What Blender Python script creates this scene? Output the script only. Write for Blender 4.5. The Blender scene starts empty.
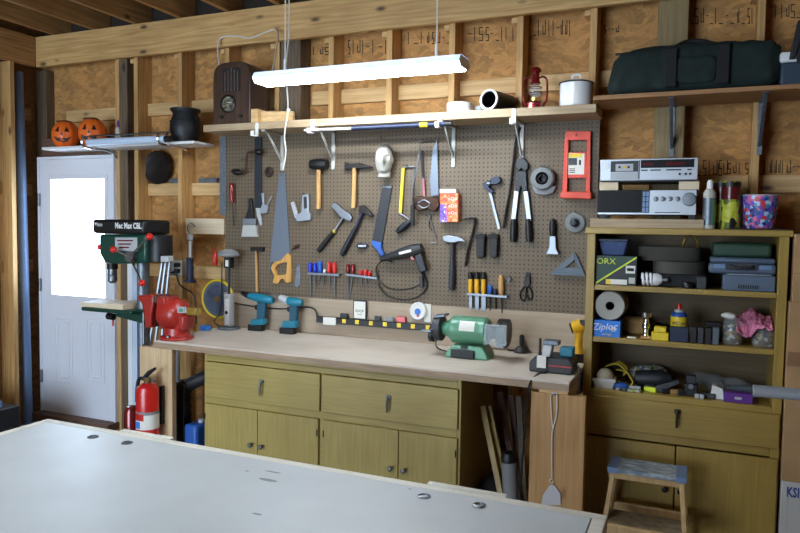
import bpy, bmesh, math, random
from mathutils import Vector, Matrix, noise
random.seed(7)
PI = math.pi
SC = bpy.context.scene
COL = SC.collection
# ------------------------------------------------------------------ camera
FPX, YAW, PITCH, ROLL, CD, CH = 691.0, 0.40726, 0.05708, 0.01541, 3.92, 1.6
_f = Vector((-math.sin(YAW)*math.cos(PITCH), math.cos(YAW)*math.cos(PITCH), -math.sin(PITCH)))
_r = Vector((math.cos(YAW), math.sin(YAW), 0))
_u = _r.cross(_f)
_r2 = _r*math.cos(ROLL) + _u*math.sin(ROLL)
_u2 = _r2.cross(_f)
CAM = Vector((0, -CD, CH))
cd = bpy.data.cameras.new('camera'); cam = bpy.data.objects.new('camera', cd); COL.objects.link(cam)
cam.matrix_world = Matrix(((_r2.x, _u2.x, -_f.x, CAM.x), (_r2.y, _u2.y, -_f.y, CAM.y), (_r2.z, _u2.z, -_f.z, CAM.z), (0, 0, 0, 1)))
cd.sensor_width = 36; cd.lens = FPX*36/800; cd.clip_start = .05
SC.camera = cam

def ray(x, y): return _f + _r2*((x-400)/FPX) - _u2*((y-266.5)/FPX)
def A(x, y, Y=-.008):            # point on the vertical plane y = Y
    d = ray(x, y); return CAM + d*((Y+CD)/d.y)
def B(x, y, Z):                  # point on the level z = Z
    d = ray(x, y); return CAM + d*((Z-CH)/d.z)
def pm(P): return (P-CAM).dot(_f)/FPX     # metres per pixel at P

# ------------------------------------------------------------------ materials
MATS = {}
def lin(c):
    c = c/255.0
    return c/12.92 if c <= .04045 else ((c+.055)/1.055)**2.4
def rgb(t): return (lin(t[0]), lin(t[1]), lin(t[2]), 1)
def mat(name, col, rough=.5, metal=0, var=0, vs=30, emit=0, trans=0, coat=0, spec=.5):
    m = bpy.data.materials.new(name); m.use_nodes = True
    nt = m.node_tree; b = nt.nodes['Principled BSDF']
    b.inputs['Base Color'].default_value = rgb(col); b.inputs['Roughness'].default_value = rough
    b.inputs['Metallic'].default_value = metal; b.inputs['Specular IOR Level'].default_value = spec
    if coat: b.inputs['Coat Weight'].default_value = coat
    if trans: b.inputs['Transmission Weight'].default_value = trans
    if emit: b.inputs['Emission Color'].default_value = rgb(col); b.inputs['Emission Strength'].default_value = emit
    if var:
        tc = nt.nodes.new('ShaderNodeTexCoord'); n = nt.nodes.new('ShaderNodeTexNoise'); r = nt.nodes.new('ShaderNodeValToRGB')
        n.inputs['Scale'].default_value = vs; n.inputs['Detail'].default_value = 4
        a = [max(0, v*(1-var)) for v in col]; c = [min(255, v*(1+var*.6)) for v in col]
        r.color_ramp.elements[0].position = .3; r.color_ramp.elements[1].position = .7
        r.color_ramp.elements[0].color = rgb(a); r.color_ramp.elements[1].color = rgb(c)
        nt.links.new(tc.outputs['Object'], n.inputs['Vector']); nt.links.new(n.outputs['Fac'], r.inputs['Fac']); nt.links.new(r.outputs['Color'], b.inputs['Base Color'])
    MATS[name] = m; return m
def wood(name, c1, c2, axis='x', rough=.6, fine=60, knots=True, kc=None):
    m = bpy.data.materials.new(name); m.use_nodes = True; nt = m.node_tree; b = nt.nodes['Principled BSDF']
    b.inputs['Roughness'].default_value = rough; N = nt.nodes.new; L = nt.links.new
    tc = N('ShaderNodeTexCoord'); mp = N('ShaderNodeMapping'); L(tc.outputs['Object'], mp.inputs['Vector'])
    s = [fine]*3; s['xyz'.index(axis)] = fine*.045; mp.inputs['Scale'].default_value = s
    n = N('ShaderNodeTexNoise'); n.inputs['Scale'].default_value = 1; n.inputs['Detail'].default_value = 6; n.inputs['Distortion'].default_value = .5
    L(mp.outputs['Vector'], n.inputs['Vector'])
    r = N('ShaderNodeValToRGB'); r.color_ramp.elements[0].position = .32; r.color_ramp.elements[1].position = .68
    r.color_ramp.elements[0].color = rgb(c1); r.color_ramp.elements[1].color = rgb(c2); L(n.outputs['Fac'], r.inputs['Fac'])
    n2 = N('ShaderNodeTexNoise'); n2.inputs['Scale'].default_value = 2.2; n2.inputs['Detail'].default_value = 2; L(tc.outputs['Object'], n2.inputs['Vector'])
    mx = N('ShaderNodeMix'); mx.data_type = 'RGBA'; mx.blend_type = 'MULTIPLY'; mx.inputs[0].default_value = .35
    L(r.outputs['Color'], mx.inputs[6])
    rr = N('ShaderNodeValToRGB'); rr.color_ramp.elements[0].color = (.55, .5, .45, 1); rr.color_ramp.elements[1].color = (1, 1, 1, 1)
    rr.color_ramp.elements[0].position = .35; rr.color_ramp.elements[1].position = .6
    L(n2.outputs['Fac'], rr.inputs['Fac']); L(rr.outputs['Color'], mx.inputs[7]); out = mx.outputs[2]
    if knots:
        mp2 = N('ShaderNodeMapping'); s2 = [7]*3; s2['xyz'.index(axis)] = 3; mp2.inputs['Scale'].default_value = s2; L(tc.outputs['Object'], mp2.inputs['Vector'])
        v = N('ShaderNodeTexVoronoi'); L(mp2.outputs['Vector'], v.inputs['Vector']); v.inputs['Scale'].default_value = 1
        kr = N('ShaderNodeValToRGB'); kr.color_ramp.elements[0].position = .05; kr.color_ramp.elements[0].color = (1, 1, 1, 1); kr.color_ramp.elements[1].position = .14; kr.color_ramp.elements[1].color = (0, 0, 0, 1)
        L(v.outputs['Distance'], kr.inputs['Fac'])
        m3 = N('ShaderNodeMix'); m3.data_type = 'RGBA'; L(kr.outputs['Color'], m3.inputs[0]); L(out, m3.inputs[6]); m3.inputs[7].default_value = rgb(kc or [v*.5 for v in c1]); out = m3.outputs[2]
    L(out, b.inputs['Base Color']); MATS[name] = m; return m
def osb(name, base):
    m = bpy.data.materials.new(name); m.use_nodes = True; nt = m.node_tree; b = nt.nodes['Principled BSDF']; N = nt.nodes.new; L = nt.links.new
    b.inputs['Roughness'].default_value = .75
    tc = N('ShaderNodeTexCoord'); n0 = N('ShaderNodeTexNoise'); n0.inputs['Scale'].default_value = 6; n0.inputs['Detail'].default_value = 2; L(tc.outputs['Object'], n0.inputs['Vector'])
    mxv = N('ShaderNodeMix'); mxv.data_type = 'RGBA'; mxv.inputs[0].default_value = .12; L(tc.outputs['Object'], mxv.inputs[6]); L(n0.outputs['Color'], mxv.inputs[7])
    mp = N('ShaderNodeMapping'); mp.inputs['Scale'].default_value = (20, 20, 44); mp.inputs['Rotation'].default_value = (0, .5, 0); L(mxv.outputs[2], mp.inputs['Vector'])
    v = N('ShaderNodeTexVoronoi'); v.inputs['Scale'].default_value = 1; L(mp.outputs['Vector'], v.inputs['Vector'])
    r = N('ShaderNodeValToRGB'); e = r.color_ramp.elements
    e[0].color = rgb([k*.84 for k in base]); e[1].color = rgb([min(255, k*1.14) for k in base]); x = e.new(.5); x.color = rgb(base)
    L(v.outputs['Color'], r.inputs['Fac'])
    n = N('ShaderNodeTexNoise'); n.inputs['Scale'].default_value = 45; n.inputs['Detail'].default_value = 5; L(mp.outputs['Vector'], n.inputs['Vector']); n.inputs['Scale'].default_value = 2.5
    mx = N('ShaderNodeMix'); mx.data_type = 'RGBA'; mx.blend_type = 'OVERLAY'; mx.inputs[0].default_value = .35
    L(r.outputs['Color'], mx.inputs[6]); L(n.outputs['Fac'], mx.inputs[7]); L(mx.outputs[2], b.inputs['Base Color']); MATS[name] = m; return m
def peg_mat(name, col, hole):
    m = bpy.data.materials.new(name); m.use_nodes = True; nt = m.node_tree; b = nt.nodes['Principled BSDF']; N = nt.nodes.new; L = nt.links.new
    b.inputs['Roughness'].default_value = .6
    tc = N('ShaderNodeTexCoord'); sx = N('ShaderNodeSeparateXYZ'); L(tc.outputs['Object'], sx.inputs[0])
    def mth(op, a, bb=None):
        n = N('ShaderNodeMath'); n.operation = op
        for i, q in enumerate((a, bb)):
            if q is None: continue
            if isinstance(q, (int, float)): n.inputs[i].default_value = q
            else: L(q, n.inputs[i])
        return n.outputs[0]
    fx = mth('SUBTRACT', mth('FRACT', mth('MULTIPLY', sx.outputs[0], 1/.0254)), .5); fz = mth('SUBTRACT', mth('FRACT', mth('MULTIPLY', sx.outputs[2], 1/.0254)), .5)
    d = mth('SQRT', mth('ADD', mth('MULTIPLY', fx, fx), mth('MULTIPLY', fz, fz)))
    h = mth('LESS_THAN', d, .17)
    n = N('ShaderNodeTexNoise'); n.inputs['Scale'].default_value = 3; L(tc.outputs['Object'], n.inputs['Vector'])
    r = N('ShaderNodeValToRGB'); r.color_ramp.elements[0].color = rgb([k*.9 for k in col]); r.color_ramp.elements[1].color = rgb([k*1.06 for k in col]); L(n.outputs['Fac'], r.inputs['Fac'])
    mx = N('ShaderNodeMix'); mx.data_type = 'RGBA'; L(h, mx.inputs[0]); L(r.outputs['Color'], mx.inputs[6]); mx.inputs[7].default_value = rgb(hole); L(mx.outputs[2], b.inputs['Base Color']); MATS[name] = m
def multi(name, cols, scale, rough=.4):       # printed pattern of coloured blobs
    m = bpy.data.materials.new(name); m.use_nodes = True; nt = m.node_tree; b = nt.nodes['Principled BSDF']; N = nt.nodes.new; L = nt.links.new
    b.inputs['Roughness'].default_value = rough; tc = N('ShaderNodeTexCoord'); v = N('ShaderNodeTexVoronoi'); v.inputs['Scale'].default_value = scale; L(tc.outputs['Object'], v.inputs['Vector'])
    r = N('ShaderNodeValToRGB'); r.color_ramp.interpolation = 'CONSTANT'; e = r.color_ramp.elements
    e[0].color = rgb(cols[0]); e[1].position = 1/len(cols); e[1].color = rgb(cols[1])
    for i, c in enumerate(cols[2:]): q = e.new((i+2)/len(cols)); q.color = rgb(c)
    L(v.outputs['Color'], r.inputs['Fac']); L(r.outputs['Color'], b.inputs['Base Color']); MATS[name] = m
def glass(name, col, mixf=.75, rough=.1):
    m = bpy.data.materials.new(name); m.use_nodes = True; nt = m.node_tree; nt.nodes.remove(nt.nodes['Principled BSDF']); N = nt.nodes.new; L = nt.links.new
    t = N('ShaderNodeBsdfTransparent'); t.inputs[0].default_value = rgb([v+(255-v)*.75 for v in col]); p = N('ShaderNodeBsdfPrincipled'); p.inputs['Base Color'].default_value = rgb(col); p.inputs['Roughness'].default_value = rough
    mx = N('ShaderNodeMixShader'); mx.inputs[0].default_value = 1-mixf; L(t.outputs[0], mx.inputs[1]); L(p.outputs[0], mx.inputs[2]); L(mx.outputs[0], nt.nodes['Material Output'].inputs[0]); MATS[name] = m

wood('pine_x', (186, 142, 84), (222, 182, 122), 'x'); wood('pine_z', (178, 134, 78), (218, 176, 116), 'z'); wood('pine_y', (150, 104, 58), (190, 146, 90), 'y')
wood('post_wood', (84, 70, 54), (120, 100, 78), 'z'); wood('post_light', (120, 102, 66), (150, 128, 86), 'z'); wood('plank_z', (172, 128, 76), (200, 156, 100), 'z', fine=45, kc=(120, 74, 40)); wood('plank_x', (200, 160, 104), (226, 190, 136), 'x')
wood('pale_ply', (214, 192, 158), (232, 214, 184), 'x', knots=False); wood('pale_plank', (205, 172, 128), (226, 198, 156), 'z')
wood('shelf_board', (160, 136, 104), (186, 164, 132), 'x', knots=False); wood('shelf_brown', (140, 98, 60), (176, 130, 84), 'x', knots=False)
wood('cabinet', (162, 141, 76), (178, 157, 90), 'z', rough=.42, knots=False, fine=80); wood('cabinet_x', (162, 141, 76), (178, 157, 90), 'x', rough=.42, knots=False, fine=80)
wood('bookcase', (150, 121, 52), (167, 138, 64), 'z', rough=.42, knots=False, fine=70); wood('bookcase_x', (150, 121, 52), (167, 138, 64), 'x', rough=.42, knots=False, fine=70)
wood('bookcase_back', (84, 66, 34), (100, 80, 44), 'x', rough=.55, knots=False)  # back panel wood darkened in colour for the shade inside the shelves
wood('worktop', (206, 192, 176), (216, 203, 189), 'x', rough=.5, knots=False, fine=40); wood('worktop_edge', (150, 126, 102), (178, 152, 124), 'x', rough=.6, knots=False, fine=120)
wood('backsplash', (166, 147, 125), (178, 160, 138), 'x', rough=.6, knots=False)
wood('bench_edge', (214, 208, 194), (232, 228, 216), 'x', rough=.5, knots=False); wood('ladder', (184, 148, 96), (206, 172, 120), 'z', knots=False)
wood('handle_wood', (178, 132, 76), (204, 160, 100), 'z', knots=False); wood('saw_handle', (196, 142, 66), (214, 164, 88), 'z', knots=False)
wood('radio_wood', (52, 38, 32), (84, 62, 50), 'z', rough=.3, knots=False); wood('jam_wood', (92, 66, 54), (116, 86, 68), 'x')
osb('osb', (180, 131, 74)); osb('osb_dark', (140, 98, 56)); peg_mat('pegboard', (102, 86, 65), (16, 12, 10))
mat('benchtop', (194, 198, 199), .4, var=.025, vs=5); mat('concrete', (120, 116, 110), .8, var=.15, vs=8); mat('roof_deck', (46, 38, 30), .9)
mat('white', (232, 232, 232), .45); mat('white_gloss', (238, 238, 240), .18, coat=.3); mat('door_white', (226, 228, 236), .4); mat('bracket_grey', (176, 175, 170), .5); mat('off_white', (190, 188, 176), .6); mat('paper', (226, 224, 214), .8)
mat('black', (13, 13, 15), .45); mat('black_gloss', (14, 14, 16), .2); mat('soft_black', (22, 22, 24), .75); mat('dark_grey', (44, 46, 50), .5); mat('grey', (128, 130, 132), .5); mat('light_grey', (178, 180, 182), .45)
mat('charcoal', (30, 32, 36), .5); mat('blue_black', (22, 27, 36), .45); mat('iron', (46, 43, 42), .45, .7, var=.2); mat('cast_iron', (24, 26, 30), .5, .1, var=.15, vs=60); mat('rust', (66, 42, 28), .7, .3, var=.25)
mat('steel', (126, 129, 134), .42, 1); mat('brushed', (140, 145, 152), .42, .9); mat('chrome', (214, 220, 228), .12, 1); mat('galvanised', (118, 126, 134), .45, .7, var=.12, vs=50); mat('blade', (112, 120, 130), .5, .8); mat('alu', (160, 166, 174), .4, .7)
mat('dark_galv', (84, 92, 100), .5, .4); mat('bar_steel', (214, 220, 228), .26, .65); mat('brass', (190, 150, 80), .3, .9); mat('red', (190, 30, 26), .3, coat=.3); mat('bright_red', (214, 36, 28), .35); mat('vise_red', (160, 38, 28), .38, coat=.2); mat('dark_red', (116, 22, 24), .2, .3, coat=.5)
mat('orange', (232, 92, 34), .45); mat('level_orange', (214, 66, 38), .45); mat('pumpkin', (236, 108, 36), .4); mat('yellow', (232, 200, 36), .45); mat('tool_yellow', (226, 172, 30), .45); mat('strap_yellow', (178, 154, 40), .75)
mat('teal', (24, 116, 140), .42); mat('dark_teal', (16, 74, 94), .5); mat('green', (88, 142, 112), .35, coat=.2); mat('dark_green', (14, 62, 50), .35, coat=.2); mat('duffel', (17, 34, 31), .85, var=.25, vs=25); mat('duffel_strap', (16, 18, 20), .8)
mat('blue', (34, 84, 164), .45); mat('clear_blue', (40, 60, 190), .2); mat('navy', (20, 32, 60), .45); mat('cooler', (46, 62, 80), .5); mat('purple', (92, 42, 130), .4); mat('pink', (216, 128, 160), .85, var=.15, vs=18)
mat('pipe_blue', (110, 134, 170), .4, .2); mat('cardboard', (172, 134, 92), .8, var=.06, vs=6); mat('cardboard_dark', (140, 104, 70), .85, var=.06, vs=6); mat('white_box', (196, 192, 186), .7)
mat('case_grey', (84, 98, 118), .45); mat('belt', (66, 62, 56), .8); mat('tan', (166, 130, 78), .75); mat('cream', (206, 192, 164), .8); mat('rope', (220, 216, 206), .7); mat('amp_silver', (196, 200, 206), .35, .5)
mat('display', (16, 14, 16), .45, spec=.2); mat('display_red', (92, 26, 28), .2); mat('lens', (30, 34, 60), .1); mat('tube_glow', (222, 236, 255), .4, emit=1); mat('foam', (170, 166, 157), .8); mat('cap_grey', (92, 90, 84), .8)
mat('ink', (22, 18, 14), .8); mat('blue_ink', (30, 60, 130), .6); mat('label_blue', (60, 120, 200), .6); mat('box_blue', (40, 120, 214), .5); mat('lime', (206, 220, 40), .5); mat('print_green', (30, 62, 44), .5)
mat('pouch', (38, 36, 36), .7, var=.15); mat('grey_ring', (112, 116, 116), .55); mat('bristle', (176, 176, 170), .9); mat('smoke', (96, 104, 112), .3); mat('floral_base', (60, 80, 160), .4); mat('sky_strip', (196, 214, 236), .4)
multi('floral', [(60, 90, 190), (40, 60, 140), (200, 60, 70), (110, 80, 190), (180, 200, 230), (60, 130, 170), (210, 110, 150), (50, 40, 110)], 64)
multi('fruit_print', [(150, 160, 40), (180, 180, 44), (34, 28, 18), (196, 200, 70), (90, 100, 30), (40, 30, 20)], 34)
multi('box_print', [(236, 96, 40), (240, 120, 60), (226, 70, 34), (244, 160, 90)], 70); multi('box_purple', [(96, 50, 160), (120, 80, 190), (210, 190, 230)], 90)
multi('junk', [(60, 64, 70), (170, 160, 130), (90, 70, 50), (190, 190, 186), (140, 110, 50), (50, 60, 80)], 60, .3)
multi('confetti', [(190, 190, 190), (40, 60, 110), (150, 160, 60), (90, 96, 100), (30, 30, 34), (180, 190, 170)], 70, .4); multi('film', [(58, 66, 80), (90, 98, 112), (170, 172, 176), (150, 160, 70), (190, 194, 196)], 80, .3)
m = bpy.data.materials.new('shade'); m.use_nodes = True; nt = m.node_tree; tr = nt.nodes.new('ShaderNodeBsdfTranslucent'); tr.inputs[0].default_value = rgb((226, 236, 250)); mx = nt.nodes.new('ShaderNodeMixShader'); mx.inputs[0].default_value = .3; nt.nodes['Principled BSDF'].inputs['Base Color'].default_value = rgb((226, 232, 242)); nt.links.new(nt.nodes['Principled BSDF'].outputs[0], mx.inputs[1]); nt.links.new(tr.outputs[0], mx.inputs[2]); nt.links.new(mx.outputs[0], nt.nodes['Material Output'].inputs[0]); MATS['shade'] = m
glass('pane', (236, 244, 255), .9); glass('clear', (225, 232, 235), .85); glass('clear_bag', (206, 214, 216), .88, .2); glass('swatter', (226, 222, 226), .3, .4); mat('worn_wood', (136, 118, 92), .7, var=.2, vs=25); glass('tub_blue', (110, 130, 180), .5, .2); glass('shield', (225, 235, 235), .86)

# ------------------------------------------------------------------ mesh builder
WL = {}
def spline(pts, k=6):
    p = [Vector(q) for q in pts]
    if len(p) < 3: return p
    o = []
    for i in range(len(p)-1):
        a = p[max(i-1, 0)]; b = p[i]; c = p[i+1]; d = p[min(i+2, len(p)-1)]
        for j in range(k):
            t = j/k; o.append(.5*((2*b)+(c-a)*t+(2*a-5*b+4*c-d)*t*t+(3*b-3*c+d-a)*t**3))
    return o+[p[-1]]
class G:
    def __init__(s): s.b = bmesh.new()
    def box(s, x0, x1, y0, y1, z0, z1): return s.prism([(x0, y0, z0), (x1, y0, z0), (x1, y0, z1), (x0, y0, z1)], (0, y1-y0, 0))
    def obox(s, c, ax, h):       # oriented box: centre, three unit axes, half sizes
        c = Vector(c); X, Y, Z = [Vector(a)*k for a, k in zip(ax, h)]
        return s.prism([c-X-Y-Z, c+X-Y-Z, c+X-Y+Z, c-X-Y+Z], 2*Y)
    def prism(s, pts, vec):
        vec = Vector(vec); a = [s.b.verts.new(p) for p in pts]; c = [s.b.verts.new(Vector(p)+vec) for p in pts]; n = len(a)
        s.b.faces.new(a); s.b.faces.new(c[::-1])
        for i in range(n): s.b.faces.new((a[i], c[i], c[(i+1) % n], a[(i+1) % n]))
        return s
    def slab(s, px, yf, yb):     # outline on the front plane y = yf, extruded back to yb
        return s.prism([A(x, y, yf) for x, y in px], (0, yb-yf, 0))
    def rect(s, x0, y0, x1, y1, yf, yb): return s.slab([(x0, y0), (x1, y0), (x1, y1), (x0, y1)], yf, yb)
    def loft(s, rings, cap=True):
        R = [[s.b.verts.new(p) for p in r] for r in rings]; n = len(R[0])
        for a, b in zip(R[:-1], R[1:]):
            for i in range(n): s.b.faces.new((a[i], a[(i+1) % n], b[(i+1) % n], b[i]))
        if cap: s.b.faces.new(R[0][::-1]); s.b.faces.new(R[-1])
        return s
    def lathe(s, o, ax, prof, n=24, cap=True):
        o = Vector(o); ax = Vector(ax).normalized(); t = Vector((0, 0, 1)) if abs(ax.z) < .9 else Vector((1, 0, 0)); u = ax.cross(t).normalized(); v = ax.cross(u)
        return s.loft([[o+ax*h+(u*math.cos(2*PI*i/n)+v*math.sin(2*PI*i/n))*max(r, 1e-4) for i in range(n)] for r, h in prof], cap)
    def cyl(s, p, q, r, r2=None, n=16):
        p = Vector(p); q = Vector(q); return s.lathe(p, q-p, [(r, 0), (r if r2 is None else r2, (q-p).length)], n)
    def tube(s, pts, r, n=8, k=6):
        P = spline(pts, k); rings = []; u = None
        for i, p in enumerate(P):
            t = (P[min(i+1, len(P)-1)]-P[max(i-1, 0)]).normalized()
            if u is None: u = t.cross(Vector((0, 1, 0)) if abs(t.y) < .9 else Vector((1, 0, 0))).normalized()
            u = (u-t*u.dot(t)).normalized(); v = t.cross(u)
            rr = r(i/(len(P)-1)) if callable(r) else r
            rings.append([p+(u*math.cos(2*PI*j/n)+v*math.sin(2*PI*j/n))*rr for j in range(n)])
        return s.loft(rings)
    def sup(s, c, h, e=.4, n=28, amp=0, fr=8, seed=0):   # rounded box / ellipsoid, optionally crumpled
        c = Vector(c); m = n//2; sg = lambda w, k: math.copysign(abs(w)**k, w); rings = []
        for j in range(1, m):
            f = -PI/2+PI*j/m; row = []
            for i in range(n):
                t = 2*PI*i/n; p = Vector((h[0]*sg(math.cos(f), e)*sg(math.cos(t), e), h[1]*sg(math.cos(f), e)*sg(math.sin(t), e), h[2]*sg(math.sin(f), e)))
                if amp: p *= 1+amp*noise.noise(p*fr+Vector((seed, seed*2.3, 0)))
                row.append(c+p)
            rings.append(row)
        return s.loft(rings)
    def ring(s, c, ax, R, r, n=28, k=10):
        c = Vector(c); ax = Vector(ax).normalized(); t = Vector((0, 0, 1)) if abs(ax.z) < .9 else Vector((1, 0, 0)); u = ax.cross(t).normalized(); v = ax.cross(u)
        V = [[s.b.verts.new(c+(u*math.cos(a)+v*math.sin(a))*(R+r*math.cos(w))+ax*r*math.sin(w)) for w in [2*PI*j/k for j in range(k)]] for a in [2*PI*i/n for i in range(n)]]
        for i in range(n):
            for j in range(k): s.b.faces.new((V[i][j], V[(i+1) % n][j], V[(i+1) % n][(j+1) % k], V[i][(j+1) % k]))
        return s
    def text(s, txt, size, o, right, up, depth=.0006, align='CENTER', squeeze=1, bold=0):
        cu = bpy.data.curves.new('lettering', 'FONT'); cu.body = txt; cu.size = size; cu.align_x = align; cu.align_y = 'CENTER'; cu.extrude = depth/2; cu.resolution_u = 2; cu.offset = bold
        ob = bpy.data.objects.new('lettering', cu); COL.objects.link(ob); dg = bpy.context.evaluated_depsgraph_get()
        me = bpy.data.meshes.new_from_object(ob.evaluated_get(dg)); R = Vector(right).normalized(); U = Vector(up).normalized(); O = Vector(o); N = R.cross(U)
        for v in me.vertices: v.co = O+R*v.co.x*squeeze+U*v.co.y+N*(v.co.z+depth/2)
        s.b.from_mesh(me); bpy.data.objects.remove(ob); bpy.data.curves.remove(cu); bpy.data.meshes.remove(me); return s
    def build(s, name, m, parent=None, bev=0, sub=0, flat=False):
        bmesh.ops.recalc_face_normals(s.b, faces=s.b.faces); me = bpy.data.meshes.new(name)
        if parent is not None: L = WL[parent.name]
        else:
            xs = [v.co for v in s.b.verts]; L = Vector(((min(v.x for v in xs)+max(v.x for v in xs))/2, (min(v.y for v in xs)+max(v.y for v in xs))/2, min(v.z for v in xs)))
        bmesh.ops.translate(s.b, verts=s.b.verts, vec=-L); s.b.to_mesh(me); s.b.free()
        me.materials.append(MATS[m])
        if not flat: me.shade_smooth(); me.set_sharp_from_angle(angle=.65)
        o = bpy.data.objects.new(name, me); COL.objects.link(o)
        if parent is not None: o.parent = parent
        else: o.location = L
        WL[o.name] = L.copy()
        if bev: b = o.modifiers.new('bevel', 'BEVEL'); b.width = bev; b.segments = 2; b.limit_method = 'ANGLE'; b.angle_limit = .7
        if sub: q = o.modifiers.new('subd', 'SUBSURF'); q.levels = sub; q.render_levels = sub
        return o
def T(name, label, cat, loc, group=None):
    o = bpy.data.objects.new(name, None); COL.objects.link(o); o.location = loc; WL[o.name] = Vector(loc); o.empty_display_size = .05
    o['label'] = label; o['category'] = cat
    if group: o['group'] = group
    return o
def tag(o, label, cat, group=None):
    o['label'] = label; o['category'] = cat
    if group: o['group'] = group
    return o
def struct(o): o['kind'] = 'structure'; return o
def lab(o, l): o['label'] = l; return o
X_, Y_, Z_ = Vector((1, 0, 0)), Vector((0, 1, 0)), Vector((0, 0, 1))
PB = -.008        # face of the pegboard
def dup(root, loc):
    r = root.copy(); COL.objects.link(r); r.location = loc; WL[r.name] = Vector(loc)
    for ch in list(root.children):
        c = ch.copy(); COL.objects.link(c); c.parent = r; WL[c.name] = Vector(loc)
        for g in list(ch.children): d = g.copy(); COL.objects.link(d); d.parent = c
    return r
# ================================================================== SETTING
LX, RX, RY, RZ = -4.93, 2.2, -6.6, 3.27
struct(G().box(LX-.3, RX+.3, RY-.3, .45, -.12, 0).build('floor', 'concrete'))
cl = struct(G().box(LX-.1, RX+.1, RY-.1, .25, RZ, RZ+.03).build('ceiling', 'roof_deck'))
for k in range(17):
    x = -4.6+.406*k
    G().box(x-.019, x+.019, RY+.02, .12, 3.0335, RZ-.001).build('joist', 'pine_y', cl, bev=.003)
DX0, DX1, DZ0, DZ1 = -4.785, -4.012, .09, 2.08
wb = G()
wb.box(LX, DX0, .14, .152, DZ1+.03, 3.03); wb.box(DX1, RX, .14, .152, 0, 3.03); wb.box(DX0, DX1, .14, .152, DZ1+.03, 3.03); wb.box(DX0, DX1, .14, .152, 0, .06)
wb = struct(wb.build('wall_back', 'osb'))
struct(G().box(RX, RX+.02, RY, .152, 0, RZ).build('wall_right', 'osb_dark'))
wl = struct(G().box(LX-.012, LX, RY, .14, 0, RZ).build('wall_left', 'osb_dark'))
rear = G(); OX0, OX1, OZ = -4.6, -1.5, 2.45        # open garage doorway behind the photographer
rear.box(LX, OX0, RY-.02, RY, 0, RZ); rear.box(OX1, RX, RY-.02, RY, 0, RZ); rear.box(OX0, OX1, RY-.02, RY, OZ, RZ)
struct(rear.build('wall_rear', 'osb_dark'))
G().box(LX, RX, .125, .152, 3.0305, RZ).build('attic_shade_sheet', 'roof_deck', wb)  # dark sheet standing in for the shade of the open attic
# framing of the back wall
for k in range(-11, 3):
    x = -.567+.406*k
    if x < -4.0 and x > -4.9: continue
    if abs(x+.165) < .05 or abs(x+3.91) < .02: continue
    G().box(x-.019, x+.019, 0, .139, .03, 2.84).build('stud', 'pine_z', wb, bev=.003)
for x in (-4.80, -3.945, -2.496, -.165):
    w = .165 if x < -4.5 else (.045 if x > -4 and x < -3.9 else .075)
    (G().box(LX+.001, -4.802, .06, .139, 0, 2.8) if x < -4.5 else G().box(x-w, x+w, .002, .139, 0, 3.03)).build('post', 'post_wood' if x < -.5 else 'post_light', wb, bev=.004)
G().box(-4.01, -3.972, -.004, .138, .03, 2.84).build('jack_stud', 'pine_z', wb, bev=.003)
G().box(DX0-.0, DX1, -.002, .139, 2.115, 2.25).build('header', 'jam_wood', wb, bev=.003)
def girt(x0, x1, z): G().box(x0, x1, .1, .139, z-.045, z+.045).build('girt', 'plank_x', wb, bev=.002)
for z in (2.44, 1.85, 1.25):
    xs = [-3.87, -3.41, -3.0, -2.58, -2.41, -2.19, -1.785, -1.38, -.975, -.567, -.24, -.09, .245, .65]
    for a, b in zip(xs[:-1], xs[1:]):
        if b-a > .17: girt(a+.021, b-.021, z)
girt(-4.63, -4.03, 2.43)
for k in range(13):
    x = -.567+.406*(k-9)
    if -4.0 > x or x > .3 or abs(x+.161) < .05: continue
    G().box(x-.05, x-.0195, .0, .1, 2.765, 2.795).build('top_block', 'plank_x', wb)
struct(G().box(-4.79, RX-.02, -.04, -.001, 2.80, 3.03).build('trim_1', 'pine_x', bev=.004))
struct(G().box(-4.827, -4.79, RY+.02, -.0405, 2.80, 3.03).build('trim_2', 'pine_y', bev=.004))
struct(G().box(LX+.002, RX-.02, .0, .1385, .0, .03).build('trim_3', 'pine_x'))
for y in (-.245, -.65, -1.06, -1.47):
    G().box(LX+.001, -4.788, y-.019, y+.019, 0, 2.80).build('stud', 'pine_z', wl, bev=.003)
for z in (2.44, 1.85, 1.25):
    G().box(LX+.001, LX+.04, -.62, -.27, z-.045, z+.045).build('girt', 'pine_y', wl); G().box(LX+.001, LX+.04, -.22, -.005, z-.045, z+.045).build('girt', 'pine_y', wl)
# mill stamps printed on the wall sheathing
def stamp(px0, px1, py0, py1, seed):
    rnd = random.Random(seed); g = G(); yf = .1386; x = px0; h = py1-py0
    def bar(a, b, c, d): g.rect(a, b, c, d, yf, .1405)
    while x < px1-2:
        w = rnd.choice((2.2, 3.2, 4.2)); k = rnd.random()
        if k < .3: bar(x, py0, x+.7, py1)
        elif k < .5: bar(x, py0, x+w, py0+1); bar(x, py0, x+.8, py0+h*.5); bar(x, py0+h*.5, x+w, py0+h*.5+1); bar(x+w-.8, py0+h*.5, x+w, py1); bar(x, py1-1, x+w, py1)
        elif k < .7: bar(x, py0+h*.3, x+.8, py1-h*.1); bar(x+w-.8, py0, x+w, py1-h*.1); bar(x, py1-h*.1-1, x+w, py1-h*.1)
        elif k < .85: bar(x, py0+h*.45, x+w, py0+h*.45+.9)
        else: bar(x, py1-1, x+w, py1)
        x += w+rnd.uniform(1.2, 3)
    g.build('printed_stamp', 'ink', wb, flat=True)
for i, s in enumerate([(303, 331, 47, 55), (348, 388, 40, 54), (408, 450, 32, 44), (468, 518, 27, 41), (533, 576, 20, 36), (604, 618, 25, 33), (686, 756, 8, 24), (775, 800, 4, 18), (697, 728, 160, 176), (718, 752, 163, 174), (764, 799, 160, 174)]): stamp(*s, seed=i+3)

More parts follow.
